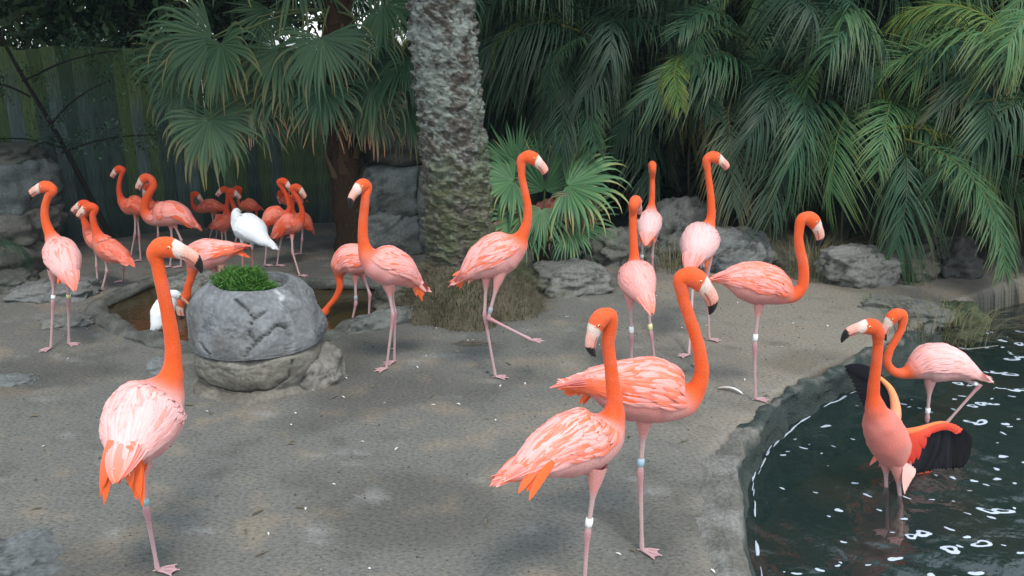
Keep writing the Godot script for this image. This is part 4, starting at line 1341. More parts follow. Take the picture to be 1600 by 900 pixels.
	for w in (0 if d.get("bare", false) else 2):
		var sgn := -1.0 if w == 0 else 1.0
		for r in nrow:
			var s0 := lerpf(ke - 1.0, ka + (ke - ka) * 0.12, pow(float(r) / (nrow - 1), 0.9))
			var across := (16 if d.fine else 7)
			for q in across:
				var a0 := lerpf(-0.04, amax, (q + 0.5 * (r % 2)) / across) + rng.randf_range(-0.06, 0.06)
				if a0 > amax: continue
				var Lf := (lerpf(0.07, 0.20, float(r) / (nrow - 1)) * rng.randf_range(0.7, 1.2)) * scale
				var loose := smoothstep(nrow - 4.0, nrow - 1.0, r)
				Lf = minf(Lf, (s0 - ka) / per + (0.03 + 0.05 * rng.randf() * loose) * scale)
				var splay := rng.randfn() * 0.22 * loose
				var lift := rng.randf() * 0.022 * loose
				var wd := lerpf(0.014, 0.021, float(r) / (nrow - 1)) * scale * rng.randf_range(0.75, 1.2) * (10.5 / across)
				var edge_t := q / float(across)
				var tone := rng.randf()
				var c0 := mixed(pink, pale, d.pale + rng.randf_range(-0.3, 0.3))
				var c1 := mixed(c0, pale, 0.3)
				if not ibis:
					var lane := nz.get_noise_2d(a0 * sgn * 55.0 + r * 7.0, hash(label) % 997)
					if tone < d.streak * 0.9 + lane * 0.5 * minf(1.0, d.streak * 2.5):
						c0 = mixed(mixed(deep, pink, rng.randf_range(0.0, 0.6)), pale, 0.5 * smoothstep(0.85, 0.95, d.pale))
						c1 = mixed(c0, pale, rng.randf_range(0.1, 0.5))
					if r <= nrow / 4: c0 = mixed(c0, orange, 0.5 - 1.6 * float(r) / nrow)
					if edge_t > 0.6 + lane * 0.5 and r > nrow * 0.35 and flame: c0 = mixed(c0, deep, 0.85); c1 = mixed(c1, deep, 0.8)
					if r >= nrow - 2 and rng.randf() < 0.35: c1 = mixed(c1, deep, 0.7)
				else:
					c0 = orange; c1 = orange
				var pp := []; var hh := []; var rr := []; var cc := []
				var bend := rng.randf_range(-0.05, 0.1)
				for j in 6:
					var u := j / 5.0
					var s := s0 - u * Lf * per
					var a := sgn * (a0 + splay * u + bend * u + 0.10 * u * (1.0 if a0 < 0.9 else -0.6))
					var off := (-0.004 if j == 0 else 0.0015) + 0.006 * u * scale + rng.randf() * 0.0012 + lift * u * u
					var p: Vector3 = skin.call(s, a, off)
					var p2: Vector3 = skin.call(s, a + 0.08, off)
					var across_dir := (p2 - p).normalized()
					pp.append(p)
					hh.append(across_dir * wd * [0.55, 0.85, 1.0, 0.95, 0.7, 0.12][j])
					rr.append((p - C[clampi(int(s), 0, n - 1)]).normalized() * 0.0035 * scale)
					cc.append(c0.lerp(c1, u))
				wings[w].strip(pp, hh, rr, cc)
		part("wing", wings[w].mesh(), M.blade, t)
	# tail
	var tl := Shape.new()
	for k in (0 if d.get("bare", false) else 12):
		var a := lerpf(-1.3, 1.3, k / 11.0)
		var root: Vector3 = skin.call(ka + (ke - ka) * 0.1, a, 0.0)
		var tip: Vector3 = skin.call(-rng.randf_range(0.03, 0.075) * scale * per, a * 0.8, 0.002)
		leaflike(tl, root, (root + tip) * 0.5 + VV[ka] * 0.01, tip, VV[ka], 0.017 * scale, mixed(pale, pink, rng.randf()), mixed(pink, deep, rng.randf() * 0.8))
	for q in d.plumes:
		var root := Vector3(q[0], q[1], q[2]); var tip := Vector3(q[3], q[4], q[5])
		var ln := root.distance_to(tip)
		var ca: Color = [deep, pale, pink, Color(0.02, 0.02, 0.02)][q[6]]
		for j in 5:
			var jit := Vector3(rng.randfn(), rng.randfn(), rng.randfn()) * 0.010
			var ctrl := root.lerp(tip, 0.45) + tail_dir * ln * 0.08 + Vector3(0, ln * 0.05, 0) + jit
			leaflike(tl, root + jit, ctrl, tip + jit * 1.4 + (root - tip) * 0.12 * j, Vector3(0, 0.5, 1) + jit * 10, clampf(ln * 0.10, 0.006, 0.020), mixed(ca, pale, 0.1 * j if q[6] < 3 else 0.0), ca, 8)
	part("tail", tl.mesh(), M.blade, t)
	return t

func open_wings(t: Node3D) -> void:   # the bird in the pond holds its wings out; world points
	var o := t.position
	var black := Color(0.014, 0.014, 0.017)
	var red := Color(0.52, 0.03, 0.02)
	var coral := Color(0.80, 0.16, 0.06)
	var pink := Color(0.84, 0.5, 0.44)
	# right wing in the picture
	var s := Shape.new()
	var arm := [Vector3(2.02, 0.14, -4.0), Vector3(2.138, 0.165, -4.0), Vector3(2.294, 0.182, -4.05), Vector3(2.39, 0.14, -4.08), Vector3(2.437, 0.075, -4.1)]
	var curve := Curve3D.new()
	for p in arm: curve.add_point(p - o)
	curve = smooth_curve(arm, o)
	var path := []; var radii := []
	for k in 18:
		var u := k / 17.0
		path.append(curve.sample_baked(u * curve.get_baked_length())); radii.append(lerpf(0.028, 0.006, pow(u, 0.5)))
	s.bar(path, radii, coral, 10, Color(0.8, 0.2, 0.06))
	var fl := Shape.new()
	var tips := smooth_curve([Vector3(2.1, -0.02, -3.97), Vector3(2.16, -0.11, -4.02), Vector3(2.314, -0.112, -4.08), Vector3(2.45, -0.116, -4.1), Vector3(2.505, -0.09, -4.12), Vector3(2.515, -0.02, -4.13)], o)
	for k in 24:
		var u := k / 23.0
		var root := curve.sample_baked((0.34 + 0.64 * u) * curve.get_baked_length())
		var tip := tips.sample_baked((0.16 + 0.84 * u) * tips.get_baked_length())
		leaflike(fl, root, root.lerp(tip, 0.5) + Vector3(0.012, 0, -0.012), tip + (tip - root) * rng.randf_range(-0.02, 0.02), Vector3(0.1, 0.1, 1), 0.05, black * rng.randf_range(0.7, 2.2), black * rng.randf_range(0.7, 1.6), 8)
	for k in 16:
		var u := k / 15.0
		var root := curve.sample_baked((0.02 + 0.8 * u) * curve.get_baked_length()) + Vector3(0, 0, 0.012)
		var tip := root + Vector3(lerpf(0.03, 0.012, u), lerpf(-0.17, -0.016, smoothstep(0.22, 0.45, u)), 0.02)
		leaflike(s, root, root.lerp(tip, 0.5) + Vector3(0, 0, 0.012), tip, Vector3(0.1, 0.2, 1), 0.026, coral.lerp(red, 0.35 + 0.5 * (1.0 - u)), red, 7)
	for k in 5:
		var root := Vector3(2.09 + 0.012 * k, 0.0 - 0.01 * k, -3.965) - o
		var tip := Vector3(2.105 + 0.006 * k, -0.19 + 0.022 * k, -3.955) - o
		leaflike(s, root, (root + tip) * 0.5, tip, Vector3(0.2, 0.1, 1), 0.018, pink, pink, 6)
	var wing := part("open_wing", s.mesh(), M.blade, t)
	part("flight_feathers", fl.mesh(), M.quill, wing)
	fl = Shape.new()
	# left wing in the picture, behind the neck
	s = Shape.new()
	curve = smooth_curve([Vector3(2.03, 0.13, -4.05), Vector3(2.075, 0.22, -4.12), Vector3(2.055, 0.322, -4.16), Vector3(1.995, 0.389, -4.18)], o)
	path = []; radii = []
	for k in 16:
		var u := k / 15.0
		path.append(curve.sample_baked(u * curve.get_baked_length())); radii.append(lerpf(0.04, 0.01, u))
	s.bar(path, radii, Color(0.82, 0.3, 0.22), 10, Color(0.82, 0.32, 0.1))
	tips = smooth_curve([Vector3(1.825, 0.426, -4.25), Vector3(1.835, 0.395, -4.25), Vector3(1.86, 0.36, -4.24), Vector3(1.89, 0.29, -4.22), Vector3(1.94, 0.2, -4.2), Vector3(2.01, 0.12, -4.14)], o)
	for k in 17:
		var u := k / 16.0
		var root := curve.sample_baked((0.98 - 0.85 * u) * curve.get_baked_length())
		var tip := tips.sample_baked(u * tips.get_baked_length())
		leaflike(fl, root, root.lerp(tip, 0.5) + Vector3(0, 0.012 * (1 - u), -0.02), tip, Vector3(0.1, 0.1, 1), 0.036, black, black, 8)
	wing = part("open_wing", s.mesh(), M.blade, t)
	part("flight_feathers", fl.mesh(), M.quill, wing)

func smooth_curve(pts: Array, o: Vector3) -> Curve3D:
	var c := Curve3D.new()
	c.bake_interval = 0.01
	for k in pts.size():
		var h: Vector3 = (pts[mini(k + 1, pts.size() - 1)] - pts[maxi(k - 1, 0)]) / 6.0
		c.add_point(pts[k] - o, -h, h)
	return c


# ---------------------------------------------------------------- small things on the mud
func make_litter() -> void:
	rng.seed = 66
	var s := Shape.new()
	for k in 6:
		var b := boulder(Vector3.ONE * 0.5, 200.0 + k, Color(1, 1, 1), 0.4, 0.0, 0.2, 5)
		if k == 0: s = b
	var places := []; var tints := []
	for k in 2400:
		var x := rng.randf_range(-4.2, 3.4)
		var z := rng.randf_range(-8.0, -2.4)
		if edge(pond, Vector2(x, z)) > -0.1 or edge(pool, Vector2(x, z)) > -0.1: continue
		var r := rng.randf_range(0.002, 0.0055) * (1.8 if rng.randf() < 0.05 else 1.0)
		places.append(Transform3D(Basis.from_euler(Vector3(rng.randf() * 6, rng.randf() * 6, 0)) * r * 2.0, Vector3(x, ground_height(x, z) + r * 0.2, z)))
		var g := rng.randf_range(0.06, 0.26)
		tints.append(Color(g, g * 0.96, g * 0.86))
	tag(many("pebbles", s.mesh(), M.rock, places, tints), "tiny stones and crumbs scattered over the mud", "pebbles", "", "stuff")
	var f := Shape.new()
	for k in 105:
		var x := rng.randf_range(-3.6, 2.6)
		var z := rng.randf_range(-7.2, -2.6)
		if edge(pond, Vector2(x, z)) > -0.12 or edge(pool, Vector2(x, z)) > -0.14: continue
		var y := ground_height(x, z) + 0.006
		var a := rng.randf() * TAU
		var d := Vector3(cos(a), 0, sin(a)) * rng.randf_range(0.005, 0.019)
		leaflike(f, Vector3(x, y, z) - d, Vector3(x, y + 0.008, z), Vector3(x, y, z) + d, Vector3.UP, rng.randf_range(0.003, 0.007), Color(0.7, 0.7, 0.68), Color(0.62, 0.55, 0.5), 4)
	var o := part("down_feathers", f.mesh(), M.blade)
	tag(o, "white bits of down and droppings dotted over the mud", "feathers", "", "stuff")
	f = Shape.new()
	for k in 46:
		var x := rng.randf_range(-3.4, 1.4)
		var z := rng.randf_range(-7.0, -2.7)
		if edge(pond, Vector2(x, z)) > -0.3 or edge(pool, Vector2(x, z)) > -0.14: continue
		var y := ground_height(x, z) + 0.006
		var an := rng.randf() * TAU
		var dd := Vector3(cos(an), 0, sin(an)) * rng.randf_range(0.012, 0.04)
		leaflike(f, Vector3(x, y, z) - dd, Vector3(x, y + 0.006, z), Vector3(x, y, z) + dd, Vector3.UP, rng.randf_range(0.004, 0.010), Color(0.10, 0.075, 0.05) * rng.randf_range(0.5, 1.6), Color(0.14, 0.11, 0.06), 5)
	o = part("leaf_scraps", f.mesh(), M.blade)
	tag(o, "dry brown leaf scraps scattered over the mud", "leaves", "", "stuff")
	f = Shape.new()
	leaflike(f, Vector3(-0.07, 0.008, -0.04), Vector3(0.02, 0.035, -0.03), Vector3(0.06, 0.008, 0.06), Vector3.UP, 0.014, Color(0.42, 0.33, 0.27), Color(0.75, 0.76, 0.76), 9)
	o = part("dropped_feather", f.mesh(), M.blade)
	o.position = Vector3(1.39, 0.004, -4.87)
	tag(o, "curled pale feather lying on the mud near the pond edge", "feather")
	f = Shape.new()
	for k in 40:
		var a := rng.randfn() * 0.5
		var p := Vector3(rng.randfn() * 0.08, 0.006, rng.randfn() * 0.03)
		f.bar([p, p + Vector3(cos(a), 0.05, -sin(a) * 0.6) * rng.randf_range(0.04, 0.14)], [0.002, 0.001], Color(0.22, 0.18, 0.12) * rng.randf_range(0.6, 1.6), 4)
	o = part("straw", f.mesh(), M.wood)
	o.position = Vector3(-0.3, 0.004, -5.72)
	tag(o, "scraps of straw on the mud before the root mound", "straw", "", "stuff")
	f = Shape.new()
	f.bar([Vector3(0, 0, 0), Vector3(0.25, 0.02, 0.08), Vector3(0.5, 0.03, 0.03)], [0.006, 0.005, 0.003], Color(0.35, 0.33, 0.3), 6)
	o = part("twig", f.mesh(), M.wood)
	o.position = Vector3(3.25, -0.15, -6.05)
	tag(o, "thin pale stick lying at the waterline under the drooping frond", "twig")


func _ready() -> void:
	# camera, sky, sun, exposure
	var cam := Camera3D.new()
	cam.name = "camera"
	cam.fov = 38.19
	cam.near = 0.05
	cam.far = 400.0
	cam.position = Vector3(0, 2.15, 0)
	cam.rotation_degrees = Vector3(-16.7, 0, 0)
	add_child(cam)
	var env := Environment.new()
	env.background_mode = Environment.BG_SKY
	var sky := ProceduralSkyMaterial.new()
	sky.sky_top_color = Color(0.74, 0.80, 0.86)
	sky.sky_horizon_color = Color(0.90, 0.91, 0.90)
	sky.sky_curve = 0.2
	sky.ground_bottom_color = Color(0.2, 0.19, 0.17)
	sky.ground_horizon_color = Color(0.5, 0.5, 0.48)
	sky.energy_multiplier = 1.6
	env.sky = Sky.new()
	env.sky.sky_material = sky
	env.tonemap_mode = Environment.TONE_MAPPER_LINEAR
	env.tonemap_exposure = 1.7
	env.fog_enabled = true
	env.fog_density = 0.0009
	env.fog_light_color = Color(0.75, 0.86, 0.92)
	env.sdfgi_enabled = true
	env.ssao_enabled = true
	env.ssil_enabled = true
	var we := WorldEnvironment.new()
	we.name = "surroundings"
	we.environment = env
	add_child(we)
	var sun := DirectionalLight3D.new()
	sun.name = "sun"
	sun.light_energy = 0.5
	sun.light_color = Color(1.0, 0.97, 0.93)
	sun.light_angular_distance = 12.0
	sun.shadow_enabled = true
	sun.rotation_degrees = Vector3(-58, 18, 0)
	add_child(sun)

	nz.noise_type = FastNoiseLite.TYPE_SIMPLEX_SMOOTH
	nz.frequency = 0.03
	nz.fractal_type = FastNoiseLite.FRACTAL_FBM
	nz.fractal_octaves = 3
	nz.seed = 4
	cell.noise_type = FastNoiseLite.TYPE_CELLULAR
	cell.cellular_return_type = FastNoiseLite.RETURN_DISTANCE2_SUB
	cell.cellular_jitter = 1.0
	cell.fractal_type = FastNoiseLite.FRACTAL_NONE
	cell.frequency = 0.05
	cell.domain_warp_enabled = true
	cell.domain_warp_amplitude = 8.0
	cell.domain_warp_frequency = 0.06
	cell.seed = 3
	make_materials()
	make_ground()
	make_water()
	make_fence()
	make_rocks()
	make_planter()
	make_plants()
	make_birds()
	make_litter()


func make_birds() -> void:
	bird("flamingo", "largest flamingo at front left seen from behind, pale back, head turned right", "flamingos of the flock", Vector3(-1.469, 0, -3.012), {"spine": [[0.044, 0.655, 0.26, 0.033], [0.036, 0.667, 0.2, 0.077], [0.024, 0.689, 0.1, 0.128], [0.011, 0.703, 0, 0.147], [0.021, 0.729, -0.07, 0.137], [0.047, 0.768, -0.12, 0.092], [0.074, 0.822, -0.14, 0.048], [0.088, 0.888, -0.15, 0.034], [0.095, 0.985, -0.15, 0.03], [0.094, 1.098, -0.14, 0.027], [0.091, 1.207, -0.13, 0.025], [0.084, 1.299, -0.13, 0.025]],
		"head": [0.118, 1.368, -0.13, 1, -0.04, -0.05], "size": 1.0, "legs": [[-0.021, 0.49, 0, -0.033, 0.294, 0, -0.022, 0, 0, 0.995, -0.1, "teal"]],
		"plumes": [[-0.008, 0.717, 0.22, -0.065, 0.467, 0.25, 0], [0.056, 0.717, 0.22, 0.057, 0.519, 0.26, 0], [0.068, 0.717, 0.22, 0.075, 0.511, 0.26, 0], [0.01, 0.707, 0.2, -0.002, 0.558, 0.24, 1], [0.054, 0.628, 0.1, 0.049, 0.546, 0.16, 0]], "pale": 0.95, "red": 0.0, "streak": 0.2, "side": 0, "fine": 1})
	bird("flamingo", "flamingo seen from behind at the left edge, standing on two banded legs, bill pointing left", "flamingos of the flock", Vector3(-3.332, 0, -5.636), {"spine": [[0.282, 0.569, 0.12, 0.044], [0.247, 0.617, 0.08, 0.084], [0.187, 0.67, 0, 0.112], [0.137, 0.724, -0.06, 0.102], [0.089, 0.779, -0.1, 0.057], [0.056, 0.839, -0.12, 0.035], [0.042, 0.918, -0.12, 0.028], [0.052, 1.009, -0.12, 0.025], [0.087, 1.087, -0.12, 0.024]],
		"head": [0.089, 1.154, -0.12, -1, -0.02, 0], "size": 1.0, "legs": [[0.104, 0.539, 0, 0.07, 0.355, 0, 0, 0, 0, -0.514, 0.857, "white"], [0.202, 0.506, 0, 0.156, 0.359, -0.046, 0.083, 0, -0.092, 0.936, 0.351, "yellow"]],
		"plumes": [[0.247, 0.656, 0.12, 0.198, 0.507, 0.13, 0], [0.268, 0.627, 0.1, 0.271, 0.495, 0.12, 0], [0.294, 0.627, 0.1, 0.321, 0.572, 0.1, 1]], "pale": 0.9, "red": 0.0, "streak": 0.1, "side": 0, "fine": 1})
	bird("flamingo", "orange flamingo half hidden by its neighbour at the left, left bird of the close pair", "flamingos of the flock", Vector3(-3.753, 0, -7.227), {"spine": [[0.138, 0.364, 0, 0.034], [0.095, 0.388, 0, 0.074], [0.043, 0.423, 0, 0.086], [0, 0.481, 0, 0.062], [-0.023, 0.551, 0, 0.033], [-0.034, 0.632, 0, 0.024]],
		"head": [-0.012, 0.747, 0, -1, -0.15, 0], "size": 1.0, "legs": [[0.032, 0.34, 0, 0.016, 0.192, 0, 0, 0, 0, -1, 0, ""]],
		"plumes": [], "pale": 0.075, "red": 0.7, "streak": 0.4, "side": 1, "fine": 0})
	bird("flamingo", "orange flamingo walking left, right bird of the close pair at the left", "flamingos of the flock", Vector3(-3.646, 0, -7.087), {"spine": [[0.266, 0.273, 0.03, 0.034], [0.212, 0.306, 0, 0.073], [0.149, 0.341, 0, 0.101], [0.093, 0.381, 0, 0.107], [0.052, 0.445, 0, 0.084], [0.028, 0.513, 0, 0.041], [0.012, 0.593, 0, 0.029], [0.012, 0.673, 0, 0.026]],
		"head": [-0.005, 0.746, 0, -0.95, -0.3, 0.2], "size": 1.0, "legs": [[0.071, 0.3, 0, 0.065, 0.177, 0, 0, 0, 0, -1, 0, ""], [0.199, 0.288, 0, 0.151, 0.165, -0.132, 0.07, 0, -0.264, -1, 0, ""]],
		"plumes": [[0.227, 0.294, 0, 0.259, 0.236, 0, 2]], "pale": 0.125, "red": 0.6, "streak": 0.4, "side": 1, "fine": 0})
	bird("flamingo", "dark red flamingo by the fence at the back left with crossed legs", "flamingos of the flock", Vector3(-3.833, 0, -8.084), {"spine": [[0.244, 0.51, 0, 0.032], [0.184, 0.535, 0, 0.076], [0.12, 0.574, 0, 0.095], [0.05, 0.567, 0, 0.088], [0.004, 0.606, 0, 0.047], [-0.017, 0.682, 0, 0.025], [-0.011, 0.771, 0, 0.021], [0.019, 0.859, 0, 0.019]],
		"head": [0.01, 0.927, 0, -0.95, -0.4, 0], "size": 0.85, "legs": [[0.116, 0.497, 0, 0.082, 0.283, 0, -0.006, 0, 0, -1, 0, ""], [0.12, 0.493, -0.02, 0.11, 0.278, -0.023, 0.092, 0, -0.025, -1, 0, ""]],
		"plumes": [], "pale": 0.0, "red": 1, "streak": 0.4, "side": 1, "fine": 0})
	bird("flamingo", "pink bodied flamingo with s-shaped neck and red tail tuft, facing the fence corner at left", "flamingos of the flock", Vector3(-3.332, 0, -7.841), {"spine": [[0.26, 0.428, 0, 0.031], [0.215, 0.465, 0, 0.061], [0.153, 0.515, 0, 0.098], [0.069, 0.534, 0, 0.123], [-0.012, 0.522, 0, 0.117], [-0.089, 0.497, 0, 0.092], [-0.15, 0.503, 0, 0.066], [-0.185, 0.559, 0, 0.043], [-0.168, 0.646, 0, 0.037], [-0.114, 0.739, 0, 0.034], [-0.068, 0.812, 0, 0.032]],
		"head": [-0.14, 0.873, 0, -0.85, -0.5, 0.1], "size": 1.0, "legs": [[0.05, 0.421, 0, 0.04, 0.238, 0, -0.006, 0, 0, -1, 0, ""], [0.087, 0.421, 0, 0.132, 0.276, 0, 0.1, 0, 0, -1, 0, ""]],
		"plumes": [[0.232, 0.459, 0, 0.265, 0.365, 0, 0], [0.233, 0.465, 0, 0.301, 0.415, 0, 0]], "pale": 0.5, "red": 0.3, "streak": 0.4, "side": 1, "fine": 0})
	bird("flamingo", "red flamingo mostly hidden behind the pink one with the s-shaped neck", "flamingos of the flock", Vector3(-3.727, 0, -8.5), {"spine": [[0.127, 0.432, 0, 0.04], [0.076, 0.452, 0, 0.08], [0.01, 0.452, 0, 0.08], [-0.023, 0.513, 0, 0.049], [-0.026, 0.593, 0, 0.022]],
		"head": [-0.028, 0.68, 0, -0.6, -0.7, 0], "size": 0.85, "legs": [[0.039, 0.364, 0, 0.074, 0.201, 0.119, 0.104, 0, 0.237, -1, 0, ""]],
		"plumes": [], "pale": 0.0, "red": 1, "streak": 0.4, "side": 1, "fine": 0})
	bird("flamingo", "small dark flamingo near the fence with curled neck and head turned right", "flamingos of the flock", Vector3(-3.36, 0, -8.995), {"spine": [[0.192, 0.36, 0, 0.028], [0.13, 0.375, 0, 0.063], [0.048, 0.396, 0, 0.077], [-0.039, 0.368, 0, 0.06], [-0.103, 0.36, 0, 0.032], [-0.139, 0.417, 0, 0.021], [-0.132, 0.481, 0, 0.019]],
		"head": [-0.093, 0.517, 0, 0.8, -0.5, 0], "size": 0.8, "legs": [[0.069, 0.325, 0, 0.061, 0.174, 0, 0, 0, 0, -1, 0, ""], [0.097, 0.325, 0, 0.099, 0.167, -0.031, 0.057, 0, -0.061, -1, 0, ""]],
		"plumes": [], "pale": 0.05, "red": 0.8999999999999999, "streak": 0.4, "side": 1, "fine": 0})
	bird("flamingo", "dark flamingo left of the standing white ibis, head turned left across its neighbour", "flamingos of the flock", Vector3(-3.056, 0, -8.531), {"spine": [[-0.054, 0.269, 0, 0.04], [-0.012, 0.283, 0, 0.08], [0.046, 0.324, 0, 0.1], [0.084, 0.367, -0.02, 0.073], [0.077, 0.435, -0.02, 0.026], [0.092, 0.517, -0.02, 0.022], [0.106, 0.591, -0.02, 0.019]],
		"head": [0.079, 0.654, 0, -0.95, -0.3, 0], "size": 0.8, "legs": [[0.015, 0.221, 0, -0.002, 0.094, -0.014, -0.023, 0, -0.028, 1, 0, ""], [0.049, 0.221, 0, 0.035, 0.104, -0.028, 0.022, 0, -0.056, 1, 0, ""]],
		"plumes": [], "pale": 0.1, "red": 0.8999999999999999, "streak": 0.4, "side": 1, "fine": 0})
	bird("flamingo", "dark flamingo directly behind the standing white ibis, head turned right", "flamingos of the flock", Vector3(-2.934, 0, -8.531), {"spine": [[0.226, 0.262, 0, 0.04], [0.162, 0.29, 0, 0.08], [0.097, 0.317, 0, 0.087], [0.058, 0.392, 0, 0.045], [0.045, 0.466, 0, 0.023], [0.019, 0.547, 0, 0.019]],
		"head": [0.034, 0.628, 0, 0.95, -0.35, 0], "size": 0.85, "legs": [[0.061, 0.221, 0, 0.023, 0.097, 0, -0.014, 0, 0, -1, 0, ""]],
		"plumes": [], "pale": 0.05, "red": 0.8999999999999999, "streak": 0.4, "side": 1, "fine": 0})
	bird("flamingo", "farthest dark flamingo above the white ibis, bill tucked down behind its neighbour", "flamingos of the flock", Vector3(-2.95, 0, -9.119), {"spine": [[0.122, 0.329, 0, 0.028], [0.081, 0.343, 0, 0.064], [0.019, 0.372, 0, 0.078], [-0.038, 0.365, 0, 0.06], [-0.07, 0.408, 0, 0.024], [-0.071, 0.473, 0, 0.02]],
		"head": [-0.092, 0.544, 0, -0.8, -0.6, 0], "size": 0.85, "legs": [[0.012, 0.292, 0, 0, 0.162, 0, -0.022, 0, 0, -1, 0, ""]],
		"plumes": [[0.102, 0.336, 0, 0.108, 0.249, 0, 2]], "pale": 0.05, "red": 1, "streak": 0.4, "side": 1, "fine": 0})
	bird("flamingo", "flamingo with raised head right of the white ibis, left of the back pair", "flamingos of the flock", Vector3(-2.434, 0, -7.912), {"spine": [[0.05, 0.423, 0.05, 0.031], [0.085, 0.463, 0.03, 0.068], [0.13, 0.507, 0, 0.09], [0.187, 0.515, -0.02, 0.074], [0.238, 0.511, -0.04, 0.038], [0.272, 0.555, -0.04, 0.023], [0.266, 0.643, -0.04, 0.02], [0.242, 0.731, -0.04, 0.018]],
		"head": [0.24, 0.826, -0.03, 0.8, -0.5, 0], "size": 0.85, "legs": [[0.06, 0.412, 0, 0.04, 0.246, 0, 0, 0, 0, 1, 0, ""]],
		"plumes": [[0.058, 0.456, 0, 0.033, 0.387, 0, 2]], "pale": 0.175, "red": 0.75, "streak": 0.4, "side": 1, "fine": 0})
	bird("flamingo", "flamingo with a bare long leg stepping right, front bird of the back pair", "flamingos of the flock", Vector3(-2.314, 0, -7.912), {"spine": [[0.041, 0.334, 0.05, 0.043], [0.086, 0.385, 0.02, 0.087], [0.152, 0.425, 0, 0.106], [0.221, 0.425, 0, 0.087], [0.274, 0.469, 0, 0.034], [0.286, 0.551, 0, 0.024], [0.262, 0.651, 0, 0.02]],
		"head": [0.253, 0.775, 0, 0.8, -0.5, 0], "size": 0.9, "legs": [[0.077, 0.329, 0, 0.032, 0.162, 0, 0, 0, 0, 1, 0, ""], [0.17, 0.329, 0, 0.212, 0.19, 0.184, 0.311, 0, 0.368, 1, 0, ""]],
		"plumes": [[0.048, 0.361, 0, -0.012, 0.24, 0, 0]], "pale": 0.175, "red": 0.7, "streak": 0.4, "side": 1, "fine": 0})
	bird("flamingo", "preening red flamingo farthest back behind the back pair, head lowered", "flamingos of the flock", Vector3(-2.46, 0, -9.119), {"spine": [[0.131, 0.422, 0, 0.028], [0.069, 0.444, 0, 0.064], [-0.002, 0.444, 0, 0.071], [-0.067, 0.422, 0, 0.053], [-0.108, 0.444, 0, 0.025]],
		"head": [-0.104, 0.494, 0, -0.3, -0.95, 0], "size": 0.85, "legs": [[0.014, 0.372, 0, 0.001, 0.198, 0, 0, 0, 0, -1, 0, ""]],
		"plumes": [], "pale": 0.025, "red": 1, "streak": 0.4, "side": 1, "fine": 0})
	bird("flamingo", "dark red flamingo hidden behind the stepping bird of the back pair", "flamingos of the flock", Vector3(-2.178, 0, -8.368), {"spine": [[0.093, 0.278, 0, 0.033], [0.069, 0.319, 0, 0.066], [0.021, 0.379, 0, 0.079], [-0.037, 0.392, 0, 0.048], [-0.065, 0.459, 0, 0.022], [-0.059, 0.538, 0, 0.019]],
		"head": [-0.04, 0.611, 0, 0.7, -0.5, -0.3], "size": 0.85, "legs": [[0.028, 0.292, 0, 0.011, 0.157, 0, -0.013, 0, 0, -1, 0, ""]],
		"plumes": [], "pale": 0.025, "red": 1, "streak": 0.4, "side": 1, "fine": 0})
	bird("flamingo", "pink flamingo behind the planter rock bending its neck straight down to drink", "flamingos of the flock", Vector3(-2.376, -0.14, -6.45), {"spine": [[0.2, 0.685, 0, 0.026], [0.117, 0.67, 0, 0.066], [0.023, 0.649, 0, 0.102], [-0.071, 0.633, 0, 0.123], [-0.146, 0.601, 0, 0.113], [-0.185, 0.527, 0, 0.05], [-0.209, 0.452, 0, 0.032], [-0.244, 0.371, 0, 0.029]],
		"head": [-0.315, 0.246, 0, -0.45, -0.9, 0], "size": 1.0, "legs": [[0.038, 0.543, 0, 0.016, 0.328, 0, 0, 0, 0, -1, 0, ""], [-0.032, 0.529, -0.05, -0.065, 0.313, -0.05, -0.092, 0, -0.05, -1, 0, ""]],
		"plumes": [[0.104, 0.696, 0, 0.267, 0.696, 0, 0], [0.102, 0.675, 0, 0.269, 0.606, 0, 0], [0.1, 0.654, 0, 0.175, 0.633, 0, 2]], "pale": 0.75, "red": 0.1, "streak": 0.25, "side": 1, "fine": 1})
	bird("flamingo", "flamingo drinking from the small pool, neck curved down to the left", "flamingos of the flock", Vector3(-1.32, -0.12, -6.45), {"spine": [[0.264, 0.592, 0, 0.041], [0.187, 0.581, 0, 0.092], [0.094, 0.57, 0, 0.123], [0.011, 0.56, 0, 0.128], [-0.053, 0.512, 0, 0.082], [-0.073, 0.432, 0, 0.034], [-0.073, 0.346, 0, 0.027], [-0.109, 0.259, 0, 0.023], [-0.177, 0.177, 0, 0.021]],
		"head": [-0.25, 0.1, 0, -0.5, -0.86, 0], "size": 1.0, "legs": [[0.056, 0.443, 0, 0.049, 0.204, 0, 0, 0, 0, -1, 0, "grey"], [0.109, 0.428, -0.05, 0.158, 0.265, -0.05, 0.134, 0, -0.05, -1, 0, ""]],
		"plumes": [], "pale": 0.65, "red": 0.15, "streak": 0.3, "side": 1, "fine": 1})
